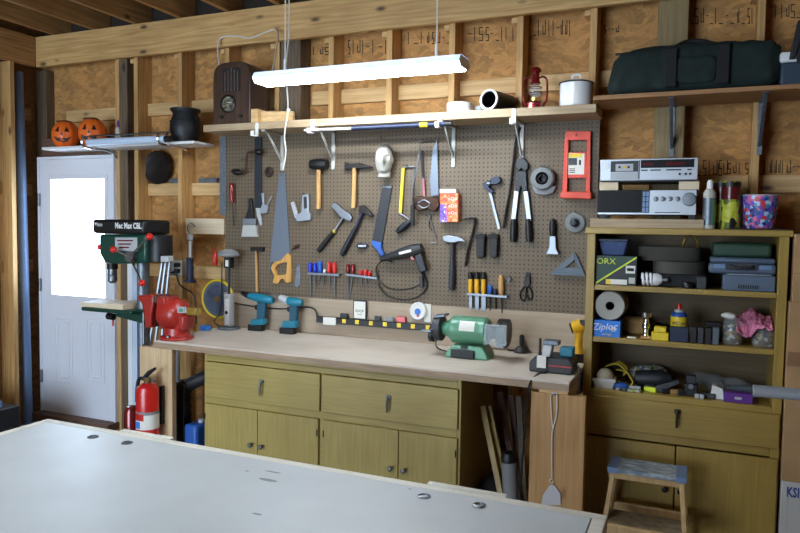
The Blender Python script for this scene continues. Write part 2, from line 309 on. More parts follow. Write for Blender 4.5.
# door with a bright half light
PX0, PX1 = A(51, 230, -.03).x, A(106, 230, -.03).x; PZ1 = A(78, 178, -.03).z; PZ0 = A(78, 297, -.03).z
dg = G()
for a, b, c, e in ((DX0+.012, PX0, DZ0, DZ1), (PX1, DX1-.004, DZ0, DZ1), (PX0, PX1, DZ0, PZ0), (PX0, PX1, PZ1, DZ1)): dg.box(a, b, -.03, .012, c, e)
d = struct(dg.build('door_1', 'door_white', bev=.002))
G().box(DX0-.012, DX0+.0115, -.036, .10, DZ0-.03, DZ1+.024).box(DX1-.0035, DX1+.012, -.036, .10, DZ0-.03, DZ1+.024).box(DX0+.0115, DX1-.0035, -.036, .10, DZ1+.001, DZ1+.024).build('frame', 'door_white', d, bev=.002)
G().box(PX0+.001, PX1-.001, -.0285, -.0245, PZ0+.001, PZ1-.001).build('window_pane', 'pane', d)
lf = G()
for a, b, c, e in ((PX0-.022, PX0+.008, PZ0-.022, PZ1+.022), (PX1-.008, PX1+.022, PZ0-.022, PZ1+.022), (PX0+.008, PX1-.008, PZ0-.022, PZ0+.008), (PX0+.008, PX1-.008, PZ1-.008, PZ1+.022)): lf.box(a, b, -.039, -.0305, c, e)
lf.build('window_frame', 'door_white', d, bev=.003)
for a, b in ((55, 72.5), (87, 104.5)):
    for o, t in ((0, .012), (.032, .012)):
        g = G(); x0, x1 = A(a, 340, -.03).x+o, A(b, 340, -.03).x-o; c, e = A((a+b)/2, 382, -.03).z+o, A((a+b)/2, 318, -.03).z-o
        g.box(x0, x1, -.037, -.0295, c, c+t).box(x0, x1, -.037, -.0295, e-t, e).box(x0, x0+t, -.037, -.0295, c+t, e-t).box(x1-t, x1, -.037, -.0295, c+t, e-t); g.build('panel_moulding', 'door_white', d, bev=.003)
for z in (.32, 1.05, 1.72): G().box(DX0-.004, DX0+.02, -.041, -.0365, z, z+.1).cyl((DX0+.01, -.042, z), (DX0+.01, -.042, z+.1), .007).build('hinge', 'brushed', d)
struct(G().box(DX0-.02, DX1+.02, -.12, .13, .0305, .089).build('trim_4', 'jam_wood', bev=.004))

# ================================================================== LIGHTING
w = bpy.data.worlds.new('overcast_sky'); SC.world = w; w.use_nodes = True
w.node_tree.nodes['Background'].inputs[0].default_value = (.66, .82, 1, 1); w.node_tree.nodes['Background'].inputs[1].default_value = 7.5
pl = bpy.data.lights.new('doorway_portal', 'AREA'); pl.shape = 'RECTANGLE'; pl.size = OX1-OX0; pl.size_y = OZ; pl.cycles.is_portal = True
po = bpy.data.objects.new('doorway_portal', pl); COL.objects.link(po); po.location = ((OX0+OX1)/2, RY-.03, OZ/2); po.rotation_euler = (PI/2, 0, 0)
pl = bpy.data.lights.new('window_portal', 'AREA'); pl.shape = 'RECTANGLE'; pl.size = PX1-PX0; pl.size_y = PZ1-PZ0; pl.cycles.is_portal = True
po = bpy.data.objects.new('window_portal', pl); COL.objects.link(po); po.location = ((PX0+PX1)/2, .0, (PZ0+PZ1)/2); po.rotation_euler = (-PI/2, 0, 0)
EM = MATS['tube_glow'].node_tree.nodes['Principled BSDF']; EM.inputs['Emission Color'].default_value = (.86, .94, 1, 1); EM.inputs['Emission Strength'].default_value = 45
SC.view_settings.view_transform = 'Standard'; SC.view_settings.look = 'None'; SC.view_settings.gamma = 1; SC.view_settings.exposure = 0.8; SC.view_settings.use_curve_mapping = False
SC.cycles.use_denoising = True; SC.cycles.max_bounces = 8; SC.cycles.diffuse_bounces = 4; SC.cycles.sample_clamp_indirect = 6; SC.cycles.caustics_reflective = False; SC.cycles.caustics_refractive = False

def shop_light(loc, label, tops, group):
    x, y, z = loc; L = .585
    t = T('fluorescent_light', label, 'lamp', loc)
    g = G(); pr = [(-.085, .006), (-.066, .034), (-.05, .04), (.05, .04), (.066, .034), (.085, .006), (.082, .003), (.062, .03), (-.062, .03), (-.082, .003)]
    g.prism([(x-L, y+a, z+b) for a, b in pr], (2*L, 0, 0)); g.build('reflector', 'shade', t)
    for q in (-1, 1):
        G().prism([(x+q*L-.002, y+a, z+b) for a, b in ((-.083, .006), (-.064, .034), (.064, .034), (.083, .006), (.06, -.018), (-.06, -.018))], (.004, 0, 0)).build('end_cap', 'white', t)
    for q in (-.042, .042): G().cyl((x-L+.012, y+q, z-.006), (x+L-.012, y+q, z-.006), .016, n=16).build('tube', 'tube_glow', t)
    for tx in tops: G().tube([(x+tx, y, z+.0395), (x+tx, y, 3.037)], .004, 6).cyl((x+tx, y, z+.0395), (x+tx, y, z+.11), .008).build('hanging_cord', 'rope', t)
    return t
shop_light((-1.652, -.7, 2.385), 'long white fluorescent shop light glowing above the workbench', (-.43, .44), None)
shop_light((-1.75, -2.75, 2.62), 'white fluorescent shop light hanging over the pale foreground bench', (-.43, .44), None)

# ================================================================== PEGBOARD, SHELVES, WORKTOP
tag(G().box(-3.01, -.517, PB, -.001, 1.13, 2.285).build('pegboard', 'pegboard'), 'brown perforated pegboard full of hanging hand tools above the workbench', 'pegboard')
tag(G().box(-3.01, -.517, -.022, -.001, .896, 1.1295).build('backsplash_board', 'backsplash', bev=.002), 'plain plywood strip along the back of the worktop under the pegboard', 'board')
SZ = 2.245
sh = T('wall_shelf', 'long plywood shelf over the pegboard holding lantern, pot and old radio', 'shelf', (-1.75, -.13, SZ))
G().box(-3.0, -.505, -.25, PB-.0005, SZ-.045, SZ).build('board', 'shelf_board', sh, bev=.003)
for x in [A(q, 150, PB).x for q in (283, 334, 454, 522)]:
    g = G().box(x-.012, x+.012, PB-.013, PB, 1.96, SZ-.046).box(x-.012, x+.012, -.24, PB, SZ-.058, SZ-.046)
    g.prism([(x-.004, -.2, SZ-.058), (x-.004, -.18, SZ-.058), (x-.004, -.012, 2.03), (x-.004, -.012, 2.0)], (.008, 0, 0)); g.build('bracket', 'bracket_grey', sh, bev=.002)
US = 2.272
us = T('wall_shelf', 'rough plywood shelf at upper right under the green duffel bag', 'shelf', (.1, -.16, US))
G().box(-.512, .86, -.32, -.002, US-.022, US).build('board', 'shelf_brown', us, bev=.002)
for px in (673, 761):
    x = A(px, 110, -.002).x
    g = G().box(x-.012, x+.012, -.006, -.0005, 1.99, US-.0225).box(x-.012, x+.012, -.29, -.006, US-.027, US-.0225)
    g.prism([(x-.008, -.006, 2.03), (x-.008, -.27, US-.03), (x-.008, -.25, US-.03), (x-.008, -.006, 2.06)], (.016, 0, 0)); g.build('bracket', 'galvanised', us, bev=.001)
WZ = .895
wt = T('worktop', 'long light brown workbench top spanning from vise to bookcase', 'worktop', (-1.75, -.36, WZ))
G().box(-3.0, -.525, -.705, -.0225, WZ-.012, WZ).build('top_sheet', 'worktop', wt, bev=.002)
G().box(-3.0, -.525, -.71, -.0225, WZ-.045, WZ-.0121).build('core', 'worktop_edge', wt, bev=.002)
G().box(-2.97, -.7, -.05, -.024, WZ-.14, WZ-.0455).build('rear_cleat', 'pine_x', wt)
# cabinet
CX0, CX1, CY, CT = -2.655, -1.062, -.66, WZ-.046
cb = T('base_cabinet', 'low yellow-brown cabinet with two drawers and doors under the worktop', 'cabinet', ((CX0+CX1)/2, -.35, 0))
G().box(CX0, CX0+.02, CY, -.06, .0, CT).box(CX1-.02, CX1, CY, -.06, .0, CT).box(CX0+.02, CX1-.02, -.08, -.06, .0, CT).box(CX0+.02, CX1-.02, CY, -.08, CT-.02, CT).box(CX0+.02, CX1-.02, CY, -.08, .07, .09).box(CX0+.02, CX1-.02, CY+.03, CY+.045, .0, .07).build('body', 'cabinet', cb, bev=.002)
cm = (CX0+CX1)/2
G().box(CX0+.02, CX1-.02, CY, CY+.018, CT-.052, CT-.021).box(CX0+.02, CX1-.02, CY, CY+.018, .545, .585).box(cm-.012, cm+.012, CY, CY+.018, .09, .545).box(cm-.006, cm+.006, CY, CY+.018, .585, CT-.052).build('face_frame', 'cabinet_x', cb, bev=.001)
def pull(x, z, par, yf, m='steel'):
    g = G().box(x-.013, x+.013, yf-.012, yf, z+.018, z+.036); g.tube([(x, yf-.01, z+.03), (x, yf-.024, z+.0), (x, yf-.02, z-.05)], lambda q: .008-.003*q, 8); g.build('pull', m, par)
def knob(x, z, par, yf, m='steel'):
    G().lathe((x, yf, z), (0, -1, 0), [(.006, 0), (.006, .012), (.013, .018), (.014, .026), (.009, .031), (.001, .032)], 16).build('knob', m, par)
for i, (a, b) in enumerate(((CX0+.012, cm-.007), (cm+.007, CX1-.012))):
    dr = G().box(a, b, CY-.016, CY-.0005, .588, CT-.055).build('drawer', 'cabinet_x', cb, bev=.003)
    pull(A((262, 389)[i], 380, CY-.016).x, .69, dr, CY-.016)
for a, b, s in ((CX0+.012, -2.272, 1), (-2.268, cm-.014, -1), (cm+.014, -1.395, 1), (-1.391, CX1-.012, -1)):
    dr = G().box(a, b, CY-.016, CY-.0005, .08, .545).build('door', 'cabinet', cb, bev=.003); knob((b-.035) if s > 0 else (a+.035), .345, dr, CY-.016)
    hx = a+.006 if s > 0 else b-.006
    for hz in (.47, .15): G().cyl((hx, CY-.0195, hz-.018), (hx, CY-.0195, hz+.018), .003).build('hinge', 'iron', dr)
# bookcase
BX0, BX1, BY = -.517, .378, -.34
S1, S2, S3, BT = 1.325, 1.062, .795, 1.612
bk = T('bookcase', 'olive brown open bookcase with cluttered shelves right of the workbench', 'bookcase', ((BX0+BX1)/2, -.17, 0))
G().box(BX0, BX0+.04, BY, -.002, 0, BT-.03).build('side_panel', 'bookcase', bk, bev=.002); G().box(BX1-.04, BX1, BY, -.002, 0, BT-.03).build('side_panel', 'bookcase', bk, bev=.002)
G().box(BX0-.01, BX1+.015, BY-.006, -.002, BT-.03, BT).build('top_board', 'bookcase_x', bk, bev=.003)
G().box(BX0+.04, BX1-.04, -.012, -.002, .05, BT-.03).build('back_panel', 'bookcase_back', bk)
for z in (S1, S2): G().box(BX0+.0405, BX1-.0405, BY+.004, -.0125, z-.026, z).build('shelf', 'bookcase_x', bk, bev=.002)
G().box(BX0+.0405, BX1-.0405, BY, -.0125, S3-.03, S3).build('shelf', 'bookcase_x', bk, bev=.002)
G().box(BX0+.0405, BX1-.0405, BY, BY+.02, .562, .602).build('rail', 'bookcase_x', bk, bev=.002)
dr = G().box(BX0+.008, BX1-.006, BY-.018, BY-.0005, .606, S3-.028).build('drawer', 'bookcase_x', bk, bev=.003); pull(A(677, 418, BY-.02).x, .705, dr, BY-.018, 'iron')
bm = A(675, 470, BY).x
for a, b, s in ((BX0+.008, bm-.003, 1), (bm+.003, BX1-.006, -1)):
    q = G().box(a, b, BY-.018, BY-.0005, .06, .557).build('door', 'bookcase', bk, bev=.003); knob((b-.04) if s > 0 else (a+.025), .345, q, BY-.018, 'iron')
# plank leg with orange block, swatter
x0, x1 = A(531, 395, -.7).x, A(586, 395, -.7).x
tag(G().box(x0, x1, -.70, -.662, 0, .832).build('plank', 'plank_z', bev=.003), 'wide knotty pine plank standing upright under the right end of the worktop', 'plank')
tag(G().box(-.665, -.53, -.6615, -.06, .75, WZ-.0455).box(-.665, -.53, -.70, -.6615, .8325, WZ-.0455).build('bearer', 'plank_x', bev=.003), 'orange pine bearer between the worktop and the upright plank', 'beam')
# ================================================================== FOREGROUND BENCH
NZ = .9; NX0, NX1, NY1, NY0 = -2.10, B(609, 512, .9).x, -2.19, -3.35
gx = B(592, 515, NZ).x
bn = T('assembly_table', 'large pale blue-grey table in the foreground with four metal studs', 'table', ((NX0+NX1)/2, (NY0+NY1)/2, 0))
G().box(NX0+.03, gx, NY0+.03, NY1-.03, NZ-.02, NZ).build('top_panel', 'benchtop', bn, bev=.001)
G().box(NX0, NX1, NY1-.0295, NY1, NZ-.035, NZ+.001).build('edge_strip', 'bench_edge', bn, bev=.002); G().box(NX0, NX1, NY0, NY0+.0295, NZ-.035, NZ+.001).build('edge_strip', 'bench_edge', bn, bev=.002)
G().box(NX0, NX0+.0295, NY0+.03, NY1-.03, NZ-.035, NZ+.001).build('edge_strip', 'bench_edge', bn, bev=.002)
G().box(gx+.003, NX1, NY0+.03, NY1-.03, NZ-.035, NZ+.001).build('edge_strip', 'bench_edge', bn, bev=.002)
for a, b in (((118, 429), (170, 437)), ((426, 482), (505, 496))):
    xa, xb = B(a[0], a[1], NZ+.01).x, B(b[0], b[1], NZ+.01).x; G().box(xa, xb, NY1+.0005, NY1+.02, NZ-.05, NZ+.004).build('cleat', 'bench_edge', bn, bev=.002)
for px, py in ((93, 437), (127, 443), (424, 496.5), (479, 505.5)):
    p = B(px, py, NZ); G().lathe(p-Z_*.004, Z_, [(.018, 0), (.018, .006), (.013, .0075), (.012, .005), (.001, .005)], 20).build('stud', 'steel', bn)
G().box(NX0+.05, NX1-.05, NY1-.06, NY1-.04, NZ-.16, NZ-.0355).box(NX0+.05, NX1-.05, NY0+.04, NY0+.06, NZ-.16, NZ-.0355).box(NX0+.05, NX0+.07, NY0+.06, NY1-.06, NZ-.16, NZ-.0355).box(NX1-.07, NX1-.05, NY0+.06, NY1-.06, NZ-.16, NZ-.0355).box(NX0+.07, NX1-.07, NY0+.06, NY1-.06, NZ-.0355, NZ-.0205).build('apron', 'pine_x', bn)
for x in (NX0+.12, NX1-.12):
    for y in (NY0+.11, NY1-.11): G().box(x-.044, x+.044, y-.044, y+.044, 0, NZ-.036).build('leg', 'pine_z', bn, bev=.003)
for px, py, a, b in ((268, 480, .03, .008), (273, 472, .028, .004), (257, 514, .014, .004), (247, 471, .007, .003), (410, 489, .005, .003)):
    sg = G(); c = B(px, py, NZ+.0002); sg.lathe(c, Z_, [(b, 0), (b, .0003)], 12)
    for v in sg.b.verts: v.co.x = c.x+(v.co.x-c.x)*a/b
    sg.build('scuff_mark', 'grey', bn)

# ================================================================== HUNG TOOLS
def hang(name, label, cat, px, py, group=None): return T(name, label, cat, A(px, py, PB-.001), group)
def hook(par, px, py, l=.03): p = A(px, py, PB); G().tube([p+Y_*.001, p-Y_*l, p-Y_*(l+.004)+Z_*.012], .0022, 6, 3).build('peg_hook', 'steel', par)
def bar2(px0, py0, px1, py1, w, yf, yb, g=None):   # flat bar between two wall points; w in pixels
    g = g or G(); dx, dy = px1-px0, py1-py0; l = math.hypot(dx, dy); nx, ny = -dy/l*w/2, dx/l*w/2
    return g.slab([(px0+nx, py0+ny), (px1+nx, py1+ny), (px1-nx, py1-ny), (px0-nx, py0-ny)], yf, yb)
def rod(px0, py0, px1, py1, y, r0, r1=None, g=None, n=14): g = g or G(); return g.cyl(A(px0, py0, y), A(px1, py1, y), r0, r1, n)
def grip(px0, py0, px1, py1, y, rs, g=None, n=14):   # swelling round handle
    g = g or G(); p, q = A(px0, py0, y), A(px1, py1, y); l = (q-p).length
    return g.lathe(p, q-p, [(r, l*i/(len(rs)-1)) for i, r in enumerate(rs)], n)
def wire(pts, y, r, g=None): g = g or G(); return g.tube([A(p[0], p[1], p[2] if len(p) > 2 else y) for p in pts], r, 8)

# hand brace
t = hang('hand_brace', 'old rusty hand brace with cranked frame at the pegboard left edge', 'drill', 245, 165)
wire([(259, 152), (250, 152), (247, 155), (246, 170), (243, 172), (236, 172)], PB-.05, .008).build('crank', 'rust', t); grip(231, 171, 242, 173, PB-.05, [.004, .018, .021, .019, .01]).build('grip', 'iron', t)
grip(256, 152, 262, 152, PB-.05, [.016, .022, .018, .012]).build('head', 'iron', t); hook(t, 246, 160, .06)
t = hang('pulley', 'small dark round wheel hanging left of the handsaw', 'wheel', 269, 172)
G().ring(A(269, 172, PB-.012), Y_, .026, .008).build('rim', 'rust', t); G().cyl(A(269, 172, PB), A(269, 172, PB-.03), .012).build('hub', 'iron', t); hook(t, 269, 168)
def screwdriver(label, pts, hw, mh, ms='steel', cat='screwdriver', group=None, y=PB-.03, name='screwdriver'):
    (a, b), (c, d), (e, f) = pts; t = hang(name, label, cat, c, d, group)
    grip(a, b, c, d, y, [hw*.6, hw, hw*.92, hw, hw*.95, hw*.6]).build('handle', mh, t); rod(c, d, e, f, y, .0038, .003).build('shaft', ms, t); return t
t = screwdriver('large red-handled screwdriver hanging alone at the pegboard left edge', [(231, 183), (232.5, 203), (234, 226)], .017, 'dark_red', 'iron'); hook(t, 232, 202)
# paintbrush
t = hang('paintbrush', 'wide paintbrush with black handle and white bristles', 'brush', 249, 210)
G().slab([(248.6, 198), (251, 198), (252, 208), (253, 214), (253.5, 219), (245, 219), (246, 214), (248, 208)], PB-.024, PB-.004).build('handle', 'black', t, bev=.004)
G().rect(242.5, 218.5, 255.5, 225, PB-.03, PB-.001).build('ferrule', 'brushed', t, bev=.002); G().slab([(242.5, 225), (255.5, 225), (257, 237), (241, 237)], PB-.029, PB-.002).build('bristles', 'bristle', t, bev=.004); hook(t, 250, 200)
# dark straightedge
t = hang('rasp', 'long dark flat rasp hanging between hand brace and handsaw', 'file', 257, 170)
bar2(258, 137, 258, 208, 7, PB-.012, PB-.002).build('blade', 'blue_black', t, bev=.002); G().slab([(256, 208), (260, 208), (262, 224), (260.5, 226), (257, 216)], PB-.011, PB-.004).build('tang', 'light_grey', t); hook(t, 258, 139)
t = hang('gripping_pliers', 'small nickel gripping pliers hanging beside the rasp', 'pliers', 265, 205)
G().slab([(261, 193), (263.5, 193), (264, 204), (268, 206), (267, 213), (261, 214), (259.5, 210), (262, 204)], PB-.022, PB-.002).build('body', 'alu', t, bev=.003); wire([(264, 211), (268, 204), (272, 196)], PB-.015, .004).build('lever', 'alu', t); hook(t, 262, 195)
# handsaw
t = hang('handsaw', 'large handsaw with long silver blade hanging teeth left, wooden handle down', 'saw', 280, 225)
G().slab([(279, 173), (285, 172.5), (290, 253), (288, 262), (271, 262), (270, 274), (269.5, 268), (274, 220)], PB-.006, PB-.003).build('blade', 'blade', t)
hg = G(); sg = [(288, 253), (290.5, 257), (291, 282), (286, 283), (283.5, 279), (281, 279), (278, 284), (272.5, 283), (274, 276), (270.5, 268), (274, 262), (281, 260), (285, 255)]
hg.slab([sg[0], sg[1], sg[2], sg[3], (286, 274), (287, 262)], PB-.022, PB-.001).slab([sg[3], sg[4], sg[5], sg[6], sg[7], sg[8], (277, 275), (283, 275), (286, 274)], PB-.022, PB-.001).slab([sg[8], sg[9], sg[10], (277, 265), (274.5, 269), (277, 275)], PB-.022, PB-.001).slab([sg[10], sg[11], sg[12], sg[0], (287, 262), (282, 263), (277, 265)], PB-.022, PB-.001)
hg.build('handle', 'saw_handle', t, bev=.003); hook(t, 283, 175)
# small hammer, wooden handle, above the drill
t = hang('tack_hammer', 'thin wooden hammer hanging low between brush and handsaw', 'hammer', 256, 260)
rod(256, 250, 257, 292, PB-.015, .008, .01).build('handle', 'handle_wood', t); G().rect(250, 247, 263, 251.5, PB-.028, PB-.004).build('head', 'iron', t, bev=.003); hook(t, 256, 252)
# staple gun
t = hang('staple_gun', 'silver staple gun with squeeze lever hanging right of the handsaw', 'stapler', 300, 205)
G().slab([(302, 195), (308, 194), (308.5, 212), (310.5, 213), (310.5, 220), (296.5, 222), (295, 215), (301, 212.5)], PB-.03, PB-.001).build('body', 'alu', t, bev=.004)
bar2(292, 202, 296.5, 218, 3.6, PB-.026, PB-.008).build('lever', 'light_grey', t, bev=.003); G().slab([(303.5, 197), (306.5, 196.5), (307, 208), (304, 209)], PB-.031, PB-.029).build('grip_inset', 'charcoal', t); hook(t, 305, 194)
# rubber mallet
t = hang('mallet', 'black rubber mallet with pale wooden handle', 'mallet', 319, 185)
rod(318.5, 168, 318.5, 209, PB-.035, .013, .016).build('handle', 'handle_wood', t); grip(311, 164.5, 327, 164.5, PB-.036, [.03, .034, .035, .034, .03], n=20).build('head', 'black', t); hook(t, 315, 169, .05); hook(t, 322, 169, .05)
# brick hammer
t = hang('brick_hammer', 'wood-handled hammer with long curved pick head hanging left of the foam head', 'hammer', 354, 185)
rod(354.5, 168, 353.5, 208, PB-.03, .013, .016).build('handle', 'handle_wood', t); G().slab([(344, 162), (350, 163.5), (360, 163), (367, 165), (372.5, 167), (367, 168), (359, 168.5), (350, 169.5), (344, 170)], PB-.04, PB-.01).build('head', 'iron', t, bev=.004); hook(t, 350, 170, .045); hook(t, 359, 170, .045)
# shingling hammer
t = hang('hatchet', 'roofing hatchet with bright square blade and black rubber grip', 'hatchet', 335, 230)
rod(343.5, 217, 334, 232, PB-.022, .008).build('shaft', 'brushed', t); grip(334, 231, 318, 251, PB-.022, [.012, .015, .016, .017, .014]).build('grip', 'soft_black', t); rod(334.6, 230.6, 333.6, 232.2, PB-.022, .0125).build('collar', 'yellow', t)
G().slab([(334, 202), (338, 205), (344, 211), (349, 213), (352, 218), (350, 221.5), (345, 219.5), (340, 217), (336, 212), (330.5, 206.5)], PB-.034, PB-.01).build('head', 'steel', t, bev=.003); hook(t, 341, 218, .035)
# claw hammer
t = hang('claw_hammer', 'dark claw hammer with blue-black grip hanging tilted by the pull saw', 'hammer', 355, 230)
rod(363, 211, 356, 228, PB-.024, .010).build('shaft', 'navy', t); grip(356, 227, 341.5, 255, PB-.024, [.012, .015, .016, .018, .015]).build('grip', 'blue_black', t)
G().slab([(359, 206), (363, 205), (367, 209), (373, 215.5), (371, 217.5), (365, 214), (361, 213), (358.5, 212)], PB-.038, PB-.01).build('head', 'iron', t, bev=.004); hook(t, 361, 214, .04)
t = hang('gauge_block', 'small dark blue gauge hanging below the claw hammer', 'gauge', 362, 246)
G().sup(A(362, 246, PB-.015), (.036, .014, .017), .6).build('body', 'navy', t); G().rect(358, 245, 366, 247, PB-.031, PB-.028).build('band', 'light_grey', t); hook(t, 362, 243)
t = hang('awl', 'stubby brown wooden-handled awl hanging right of the saw handle', 'awl', 296, 247)
grip(299.5, 244.5, 294, 248, PB-.012, [.005, .012, .013, .009]).build('handle', 'rust', t); rod(294, 248, 291.5, 250, PB-.012, .003).build('spike', 'iron', t); hook(t, 297, 246)
t = hang('knife_blade', 'plain grey metal scraper blade hanging right of the saw handle', 'scraper', 297, 276)
G().slab([(297, 264), (299.5, 264), (300.5, 272), (300, 284), (297, 288), (294.5, 285)], PB-.006, PB-.002).build('blade', 'galvanised', t, bev=.001); hook(t, 298, 265.5)
# foam head
t = hang('mannequin_head', 'white foam mannequin head with grey cap hanging on the pegboard', 'head', 384, 160)
c = A(384, 160, PB-.066); hx, hy, hz = .053, .062, .094
g = G(); n = 40; rings = []
def face(p):   # p in unit head space, +(-y) is the face
    x, y, z = p; o = 0
    if y < 0:
        o += .20*math.exp(-(x/.13)**2-((z+.05)/.2)**2)*(1 if z < .16 else .6)+.10*math.exp(-(x/.2)**2-((z+.16)/.09)**2)
        for e in (-1, 1): o -= .10*math.exp(-((x-e*.36)/.17)**2-((z-.13)/.085)**2); o += .05*math.exp(-((x-e*.36)/.1)**2-((z-.11)/.045)**2); o += .05*math.exp(-((x-e*.5)/.2)**2-((z+.12)/.13)**2)
        o += .07*math.exp(-(x/.22)**2-((z+.38)/.05)**2)+.06*math.exp(-(x/.2)**2-((z+.5)/.05)**2)-.05*math.exp(-(x/.24)**2-((z+.44)/.02)**2)+.10*math.exp(-(x/.25)**2-((z+.72)/.12)**2)
    return o
for j in range(1, 36):
    f = -PI/2+PI*j/36; row = []
    for i in range(n):
        a = 2*PI*i/n; p = Vector((math.cos(f)*math.cos(a), math.cos(f)*math.sin(a), math.sin(f))); k = 1-.10*max(0, -p.z)**1.5*abs(p.x)
        sx = math.copysign(abs(p.x)**.85, p.x); q = Vector((sx*hx*k, p.y*hy-face(p)*hy*2.9, math.copysign(abs(p.z)**.9, p.z)*hz)); row.append(c+Matrix.Rotation(.38, 3, 'Z') @ q)
    rings.append(row)
hd = g.loft(rings).build('face', 'foam', t)
G().lathe(c-Z_*.104+Y_*.008, Z_, [(.041, 0), (.04, .02), (.036, .05)], 24).build('neck', 'foam', t)
for s in (-1, 1): G().sup(c+Vector((s*.05, .008, -.002)), (.008, .016, .024), .9, 16).build('ear', 'foam', t)
cg = G(); rings = []
for j in range(14):
    f = .62+(PI/2-.64)*j/13; rings.append([c+Vector((math.cos(f)*math.cos(a)*hx*1.06, math.cos(f)*math.sin(a)*hy*1.05+.004, math.sin(f)*hz*1.04)) for a in [2*PI*i/30 for i in range(30)]])
cg.loft(rings).build('cap', 'cap_grey', t); hook(t, 384, 139, .05)
# pull saw
t = hang('pull_saw', 'broad dark bladed saw with blue handle slanting beside the foam head', 'saw', 380, 220)
G().slab([(382.5, 185), (392, 186), (382, 243), (372, 241)], PB-.012, PB-.004).build('blade', 'charcoal', t, bev=.001); G().rect(383, 186, 391.5, 188, PB-.013, PB-.011).build('spine', 'steel', t)
G().slab([(371, 240), (382, 243), (380.5, 246), (384, 254), (381, 257), (376.5, 250), (371.5, 245)], PB-.026, PB-.001).build('handle', 'blue', t, bev=.004); hook(t, 387, 188)
# yellow hacksaw
t = hang('hacksaw', 'hacksaw with bright yellow frame hanging under the shelf bracket', 'saw', 404, 200)
bar2(403, 168, 400, 213, 3, PB-.02, PB-.008).build('frame', 'yellow', t, bev=.002); wire([(402, 168), (408, 167), (415, 167)], PB-.014, .005).build('top_arm', 'steel', t); wire([(414, 168), (412, 215), (411, 224)], PB-.012, .0045).build('backbone', 'brushed', t); wire([(399, 213), (406, 217), (412, 222)], PB-.014, .005).build('bottom_arm', 'steel', t)
grip(413, 219, 397, 232, PB-.022, [.01, .016, .02, .021, .014]).build('handle', 'blue_black', t); hook(t, 408, 166)
# clustered saws
t = hang('coping_saw', 'long steel framed saw with dark grip in the crowded tool cluster', 'saw', 418, 180)
wire([(420, 149), (416, 172), (412, 195), (412, 222)], PB-.06, .0055).build('frame', 'brushed', t); wire([(420, 141), (420, 149)], PB-.06, .004).build('top_pin', 'steel', t); bar2(412, 205, 412, 226, 3, PB-.068, PB-.05).build('grip', 'iron', t); wire([(419, 143), (426, 142), (434, 141)], PB-.06, .005).build('top_bar', 'iron', t); hook(t, 424, 142, .07)
t = hang('compass_saw', 'narrow tapering saw blade with brown pistol grip beside the orange box', 'saw', 432, 180)
G().slab([(433, 148), (437, 140), (438.5, 195), (431, 196), (430, 180)], PB-.02, PB-.016).build('blade', 'blade', t)
G().slab([(412, 198), (418, 196), (430, 197), (438, 198), (439, 206), (434, 212), (428, 209), (420, 211), (414, 209)], PB-.038, PB-.018).build('handle', 'rust', t, bev=.005); wire([(418, 203), (424, 200), (430, 204), (424, 208), (418, 205)], PB-.042, .004).build('guard', 'brushed', t); hook(t, 436, 143)
t = hang('red_handled_file', 'slim red and grey file hanging behind the saw cluster', 'file', 424, 180)
bar2(421, 150, 423, 178, 2.4, PB-.01, PB-.004).build('blade', 'iron', t); bar2(423, 178, 424, 197, 3, PB-.014, PB-.002).build('handle', 'dark_red', t, bev=.002); hook(t, 421, 151, .012)
t = hang('wire_tool', 'bent thin wire hook hanging below the brown pistol grip saw', 'hook', 432, 228)
wire([(428, 214), (431, 222), (436, 238), (437, 242), (431, 243)], PB-.012, .003).build('wire', 'brushed', t); wire([(431, 215), (429, 226), (432, 231)], PB-.012, .003).build('clip', 'iron', t); hook(t, 428, 215)
# orange purple box
t = hang('hanging_tin', 'orange and purple printed tin with white lid on a peg hook', 'tin', 448, 205)
G().rect(440, 193, 458, 222, PB-.05, PB-.001).build('body', 'box_print', t, bev=.003); G().rect(439.5, 189, 456, 193, PB-.051, PB-.0005).build('lid', 'white', t, bev=.003); G().slab([(440, 204), (446, 205), (447, 222), (440, 222)], PB-.052, PB-.0495).build('purple_panel', 'box_purple', t)
tg = G()
for i, (px, py) in enumerate(((452.5, 199), (452.5, 206), (452.5, 213))): tg.text(('SOS', 'CAR', 'PRO')[i] if 0 else 'oOo', .028, A(px, py, PB-.0502), X_, Z_)
tg.build('white_print', 'paper', t); hook(t, 449, 186, .04)
# caulking tool
t = hang('clamp_tool', 'blue-grey trigger clamp on a thin steel bar', 'clamp', 491, 200)
bar2(489, 189, 499, 229, 2.4, PB-.018, PB-.010).build('bar', 'brushed', t); G().slab([(482, 183), (488, 181), (493, 177), (499, 176.5), (501, 181), (497, 184), (491, 184.5), (488, 187), (494, 191), (491, 194), (484, 188)], PB-.035, PB-.004).build('jaw', 'navy', t, bev=.003); rod(487, 183.5, 490, 183.5, PB-.036, .008).build('screw', 'steel', t); hook(t, 492, 182, .038)
# long pry bar
t = hang('pry_bar', 'long thin dark pry bar curving down from the shelf bracket', 'bar', 510, 180)
wire([(520, 127), (516, 140), (513, 165), (510, 190), (506, 212), (503.5, 228)], PB-.02, .008).build('bar', 'iron', t); hook(t, 516, 142)
